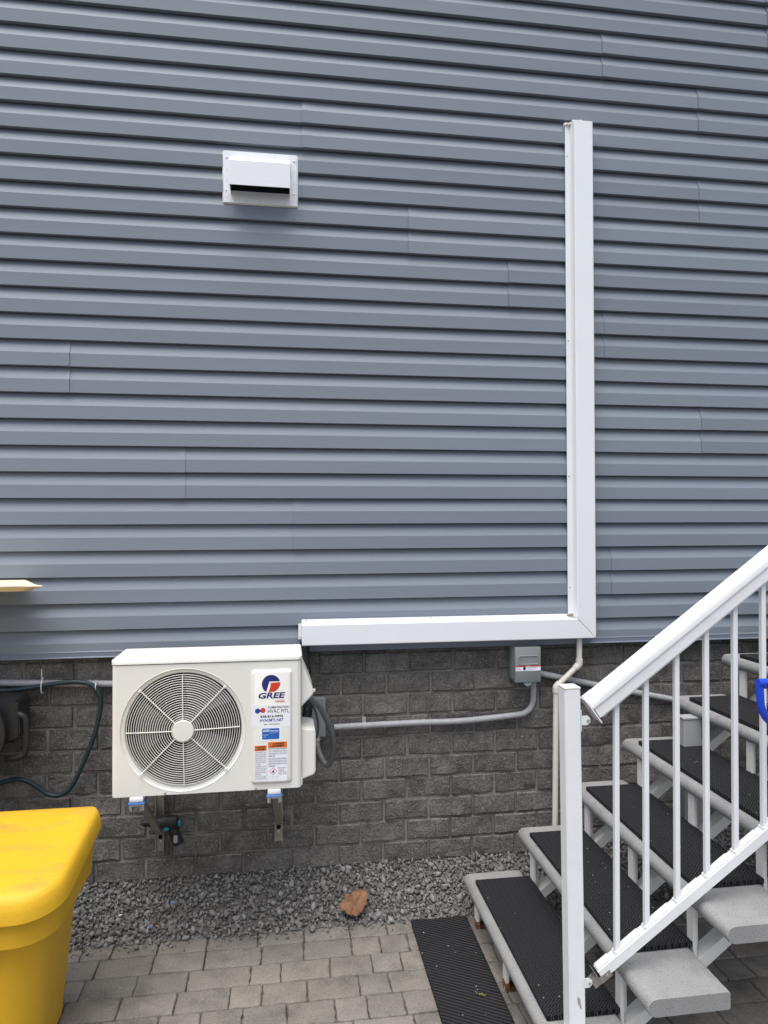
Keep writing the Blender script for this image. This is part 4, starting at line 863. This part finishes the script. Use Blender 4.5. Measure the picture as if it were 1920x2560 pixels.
for k, xx in enumerate(allb):
    zl = bd0.z + (xx - bd0.x) * bdv.z / bdv.x + 0.031 / bn_.z - 0.004; zh = top0.z + (xx - top0.x) * td.z / td.x + 0.004
    bm = bmesh.new(); loft(bm, [sq(Vector((xx - 0.0015, RY, zl)), 0.0078), sq(Vector((xx + 0.0020, RY, zh)), 0.0078)]); bmesh.ops.bevel(bm, geom=[e_ for e_ in bm.edges if abs(e_.verts[0].co.z - e_.verts[1].co.z) > 0.2], offset=0.0012, segments=1, affect='EDGES')
    bm_obj('baluster', bm, M['rail_white'], ra_, True)
    # filler strip on the bottom rail between balusters
    x0_ = (bd0.x - 0.006) if last is None else last + 0.009; x1_ = xx - 0.009
    a_ = bd0 + bdv * ((x0_ - bd0.x) / bdv.x) - bn_ * 0.0; b2 = bd0 + bdv * ((x1_ - bd0.x) / bdv.x)
    rail('rail_filler', [(-0.0130, 0.0302), (-0.0130, 0.0362), (0.0130, 0.0362), (0.0130, 0.0302)], a_, b2, bn_, M['rail_white']); last = xx
# hinged brackets on the newel
def hinge(z_, tip, n_, material):
    h = new_box('hinge_plate', (nb.x + 0.0185, RY - 0.018, z_ - 0.032), (nb.x + 0.0215, RY + 0.018, z_ + 0.032), material, ra_, 0.0008, 1)
    bm = bmesh.new(); prism(bm, [(x_ + nb.x + 0.0215, zz + z_) for x_, zz in [(0, -0.014), (0.020, -0.014), (0.028, -0.006), (0.028, 0.006), (0.020, 0.014), (0, 0.014)]], RY - 0.016, RY - 0.013); bm_obj('hinge_ear', bm, material, h)
    new_lathe('bolt', [(0.0045, RY - 0.0162), (0.0042, RY - 0.020), (0.001, RY - 0.0208)], (nb.x + 0.0415, 0, z_), M['steel'], h, n=12)
    return h
hinge(1.128, None, None, M['rail_white'])
h = hinge(0.335, None, None, M['rail_white'])
bm = bmesh.new(); sweep(bm, [(-0.0188, -0.006), (-0.0188, 0.014), (-0.0170, 0.014), (-0.0170, -0.006)], bd0 - bdv * 0.020, bd0 + bdv * 0.020, Uy, bn_); sweep(bm, [(-0.0188, -0.006), (-0.0188, 0.036), (0.0188, 0.036), (0.0188, -0.006)], bd0 - bdv * 0.0225, bd0 - bdv * 0.0202, Uy, bn_)
sb = bm_obj('rail_bracket', bm, M['galv'], ra_)
q = bd0 + bdv * 0.006 + bn_ * 0.004; new_lathe('bolt', [(0.0042, RY - 0.0188), (0.0040, RY - 0.0225), (0.001, RY - 0.0232)], (q.x, 0, q.z), M['steel'], sb, n=12)
q = Vector((nb.x + 0.030, RY, 0.350)); bm = bmesh.new(); sweep(bm, [(-0.012, -0.010), (-0.012, 0.018), (0.012, 0.018), (0.012, -0.010)], bd0 - bdv * 0.046, bd0 - bdv * 0.0226, Uy, bn_); bm_obj('rail_stub', bm, M['galv'], sb)

# ------------------------------------------------------------------ shovel leaning beyond the railing
sv = empty('snow_shovel', (1.62, -1.24, 0.5), 'blue plastic D-grip of a snow shovel leaning on the railing at the right edge', 'shovel')
SY = -1.235
g0 = at(1641, 1475, SY); gx = g0.x; gz = g0.z
grip = [(gx, SY, gz), (gx + 0.001, SY, gz - 0.035), (gx + 0.004, SY, gz - 0.070), (gx + 0.016, SY, gz - 0.100), (gx + 0.036, SY, gz - 0.122), (gx + 0.056, SY, gz - 0.134), (gx + 0.076, SY, gz - 0.122), (gx + 0.096, SY, gz - 0.100), (gx + 0.108, SY, gz - 0.070), (gx + 0.111, SY, gz - 0.035), (gx + 0.112, SY, gz)]
bm = bmesh.new(); tube(bm, smooth_path(grip, 5), 0.0088, 10, squash=1.3); bm_obj('grip_frame', bm, M['blue'], sv, True)
gb = new_tube('grip_bar', [(gx - 0.006, SY, gz), (gx + 0.118, SY, gz)], 0.0125, M['blue'], sv, 16)
for k in range(9):
    xx = gx + 0.008 + 0.012 * k; bm = bmesh.new(); tube(bm, [(xx, SY + math.cos(a) * 0.0135, gz - 0.003 + math.sin(a) * 0.0135) for a in [math.pi * (0.95 + 1.3 * q / 8) for q in range(9)]], 0.0030, 6); bm_obj('grip_rib', bm, M['blue'], gb, True)
foot = Vector((gx + 0.40, -1.42, 0.06)); topc = Vector((gx + 0.056, SY, gz - 0.138))
new_tube('shaft', [topc + Vector((0, 0, 0.012)), topc + (foot - topc) * 0.86], 0.0135, M['blue'], sv, 14)
bm = bmesh.new(); c0 = topc + (foot - topc) * 0.84; ax = (foot - topc).normalized(); sd = Vector((0.55, 0.83, 0)).normalized(); nn = ax.cross(sd).normalized(); sd = nn.cross(ax).normalized()
G = [[bm.verts.new(c0 + ax * (0.36 * i / 6) * 0.6 + sd * (0.22 * (j / 6 - 0.5) * 2) + nn * (0.05 * ((j / 6 - 0.5) * 2) ** 2 + 0.02 * (i / 6) ** 2)) for j in range(7)] for i in range(7)]
for i in range(6):
    for j in range(6): bm.faces.new((G[i][j], G[i + 1][j], G[i + 1][j + 1], G[i][j + 1]))
o = bm_obj('blade', bm, M['blue'], sv, True); md = o.modifiers.new('thickness', 'SOLIDIFY'); md.thickness = 0.004

# ------------------------------------------------------------------ mat on the paving
fm = empty('floor_mat', (0.66, -0.58, 0), 'black rubber mat with diagonal ribs lying on the pavers before the steps', 'mat')
bm = bmesh.new(); mx0, mx1, my0, my1 = 0.529, 0.775, -0.965, -0.199
loft(bm, [[(x_, y_, z_) for x_, y_ in rrect(mx0 + q, mx1 - q, my0 + q, my1 - q, 0.004, 2)] for q, z_ in ((0, 0.0025), (0, 0.011), (0.002, 0.0130))])
fm.rotation_euler = (0, 0, 0); bm_obj('base', bm, M['rubber'], fm)
bm = bmesh.new(); dirv = Vector((0.86, -0.51, 0)).normalized(); nv = Vector((dirv.y, -dirv.x, 0)) * -1
cs = [nv.dot(Vector((x_, y_, 0))) for x_ in (mx0 + 0.003, mx1 - 0.003) for y_ in (my0 + 0.003, my1 - 0.003)]
c_ = min(cs) + 0.005; X0, X1, Y0_, Y1_ = mx0 + 0.003, mx1 - 0.003, my0 + 0.003, my1 - 0.003
while c_ < max(cs):
    base = nv * c_; t0, t1 = -9, 9
    for comp, lo, hi in ((0, X0, X1), (1, Y0_, Y1_)):
        a, b_ = (lo - base[comp]) / dirv[comp], (hi - base[comp]) / dirv[comp]; t0 = max(t0, min(a, b_)); t1 = min(t1, max(a, b_))
    if t1 - t0 > 0.01:
        A, B = base + dirv * t0, base + dirv * t1; A.z = B.z = 0.0131
        sweep(bm, [(-0.0052, 0), (-0.0024, 0.0016), (0.0024, 0.0016), (0.0052, 0)], A, B, nv, Vector((0, 0, 1)))
    c_ += 0.0155
o = bm_obj('rib', bm, M['rubber'], fm); o['kind'] = 'stuff'

# ------------------------------------------------------------------ small litter
def leaf(name, ctr, L, Wd, material, curl, rz, label, cat):
    bm = bmesh.new(); nx, ny = 10, 7; G = []
    for i in range(nx):
        u = i / (nx - 1); half = Wd / 2 * (math.sin(math.pi * u ** 0.8) ** 0.7 + 0.04) * (1 + 0.16 * math.sin(u * 19))
        G.append([bm.verts.new(((u - 0.5) * L, (j / (ny - 1) * 2 - 1) * half, curl * (abs(j / (ny - 1) * 2 - 1) ** 1.5) * L + 0.05 * L * math.sin(u * 7 + j) + random.uniform(-0.004, 0.004) + curl * 0.6 * L * (u - 0.4) ** 2)) for j in range(ny)])
    for i in range(nx - 1):
        for j in range(ny - 1): bm.faces.new((G[i][j], G[i + 1][j], G[i + 1][j + 1], G[i][j + 1]))
    tube(bm, [(-L * 0.5, 0, 0.002), (-L * 0.62, 0.004, 0.004), (-L * 0.72, 0.012, 0.003)], 0.0012, 5)
    o = bm_obj(name, bm, material, None, True); o.location = ctr; o.rotation_euler = (R(34), R(6), rz); return tag(o, label, cat)
bm = bmesh.new(); nr_, na = 6, 40; cvt = bm.verts.new((0, 0, 0.006)); prev = None
jit = [random.uniform(0.88, 1.1) for _ in range(na)]
for i in range(1, nr_ + 1):
    ring = []
    for k in range(na):
        a_ = 2 * math.pi * k / na; f_ = i / nr_
        rr = 0.053 * f_ * (1 + f_ * (0.05 * math.cos(7 * a_ + 0.4) + 0.13 * math.sin(3 * a_ + 0.5) + 0.09 * math.cos(2 * a_))) * (1 + (jit[k] - 1) * f_)
        z_ = 0.006 + 0.020 * f_ ** 2 * max(0, math.sin(a_ + 2.4)) + 0.012 * f_ ** 3 * math.cos(3 * a_ + 1.0) - 0.012 * f_ * abs(math.sin(a_ - 0.5)) ** 0.5 + 0.006 * abs(math.sin(a_ * 2.5)) * f_ + random.uniform(-0.0012, 0.0012)
        ring.append(bm.verts.new((rr * math.cos(a_) * 1.1, rr * math.sin(a_) * 0.95, z_)))
    for k in range(na):
        if prev is None: bm.faces.new((cvt, ring[k], ring[(k + 1) % na]))
        else: bm.faces.new((prev[k], ring[k], ring[(k + 1) % na], prev[(k + 1) % na]))
    prev = ring
tube(bm, [(-0.045, 0, 0.008), (-0.066, 0.006, 0.006), (-0.085, 0.018, 0.002)], 0.0012, 5)
o = bm_obj('dry_leaf', bm, M['leaf'], None, True); md = o.modifiers.new('thickness', 'SOLIDIFY'); md.thickness = 0.0008
o.location = (0.290, -0.142, 0.074); o.rotation_euler = (R(50), R(-12), R(35)); tag(o, 'curled brown dry leaf lying on the gravel', 'leaf')
lf = leaf('leaf_sprig', (0.700, -0.700, 0.017), 0.034, 0.008, M['green'], 0.05, R(-20), 'yellow-green wilted sprig on the ribbed floor mat', 'leaf'); lf.rotation_euler = (0, 0, R(-20))
frag = [((-0.575, -0.128, 0.035), 0.011, M['bluepad'], 'pale blue plastic scrap on the gravel next to an orange stone', 'plastic scrap'), ((-0.492, -0.060, 0.095), 0.010, M['bluepad'], 'pale blue plastic scrap high on the gravel below the bracket', 'plastic scrap'), ((0.120, -0.176, 0.012), 0.009, M['bluepad'], 'pale blue plastic scrap at the paver edge near the brown leaf', 'plastic scrap'), ((-0.545, -0.128, 0.036), 0.014, mat('orange_stone', (0.36, 0.22, 0.13), 0.85), 'pale orange stone on the gravel near the bin', 'stone'), ((-0.70, -0.085, 0.075), 0.012, M['paper'], 'white scrap on the gravel beside the yellow bin', 'paper scrap')]
for p, s_, m_, lab, cat in frag:
    v_, f_ = shapes[random.randrange(24)]; me = np_mesh('scrap', v_ * s_, f_); tag(put({'stone': 'loose_stone'}.get(cat, cat.replace(' ', '_')), me, m_, None, loc=p), lab, cat)
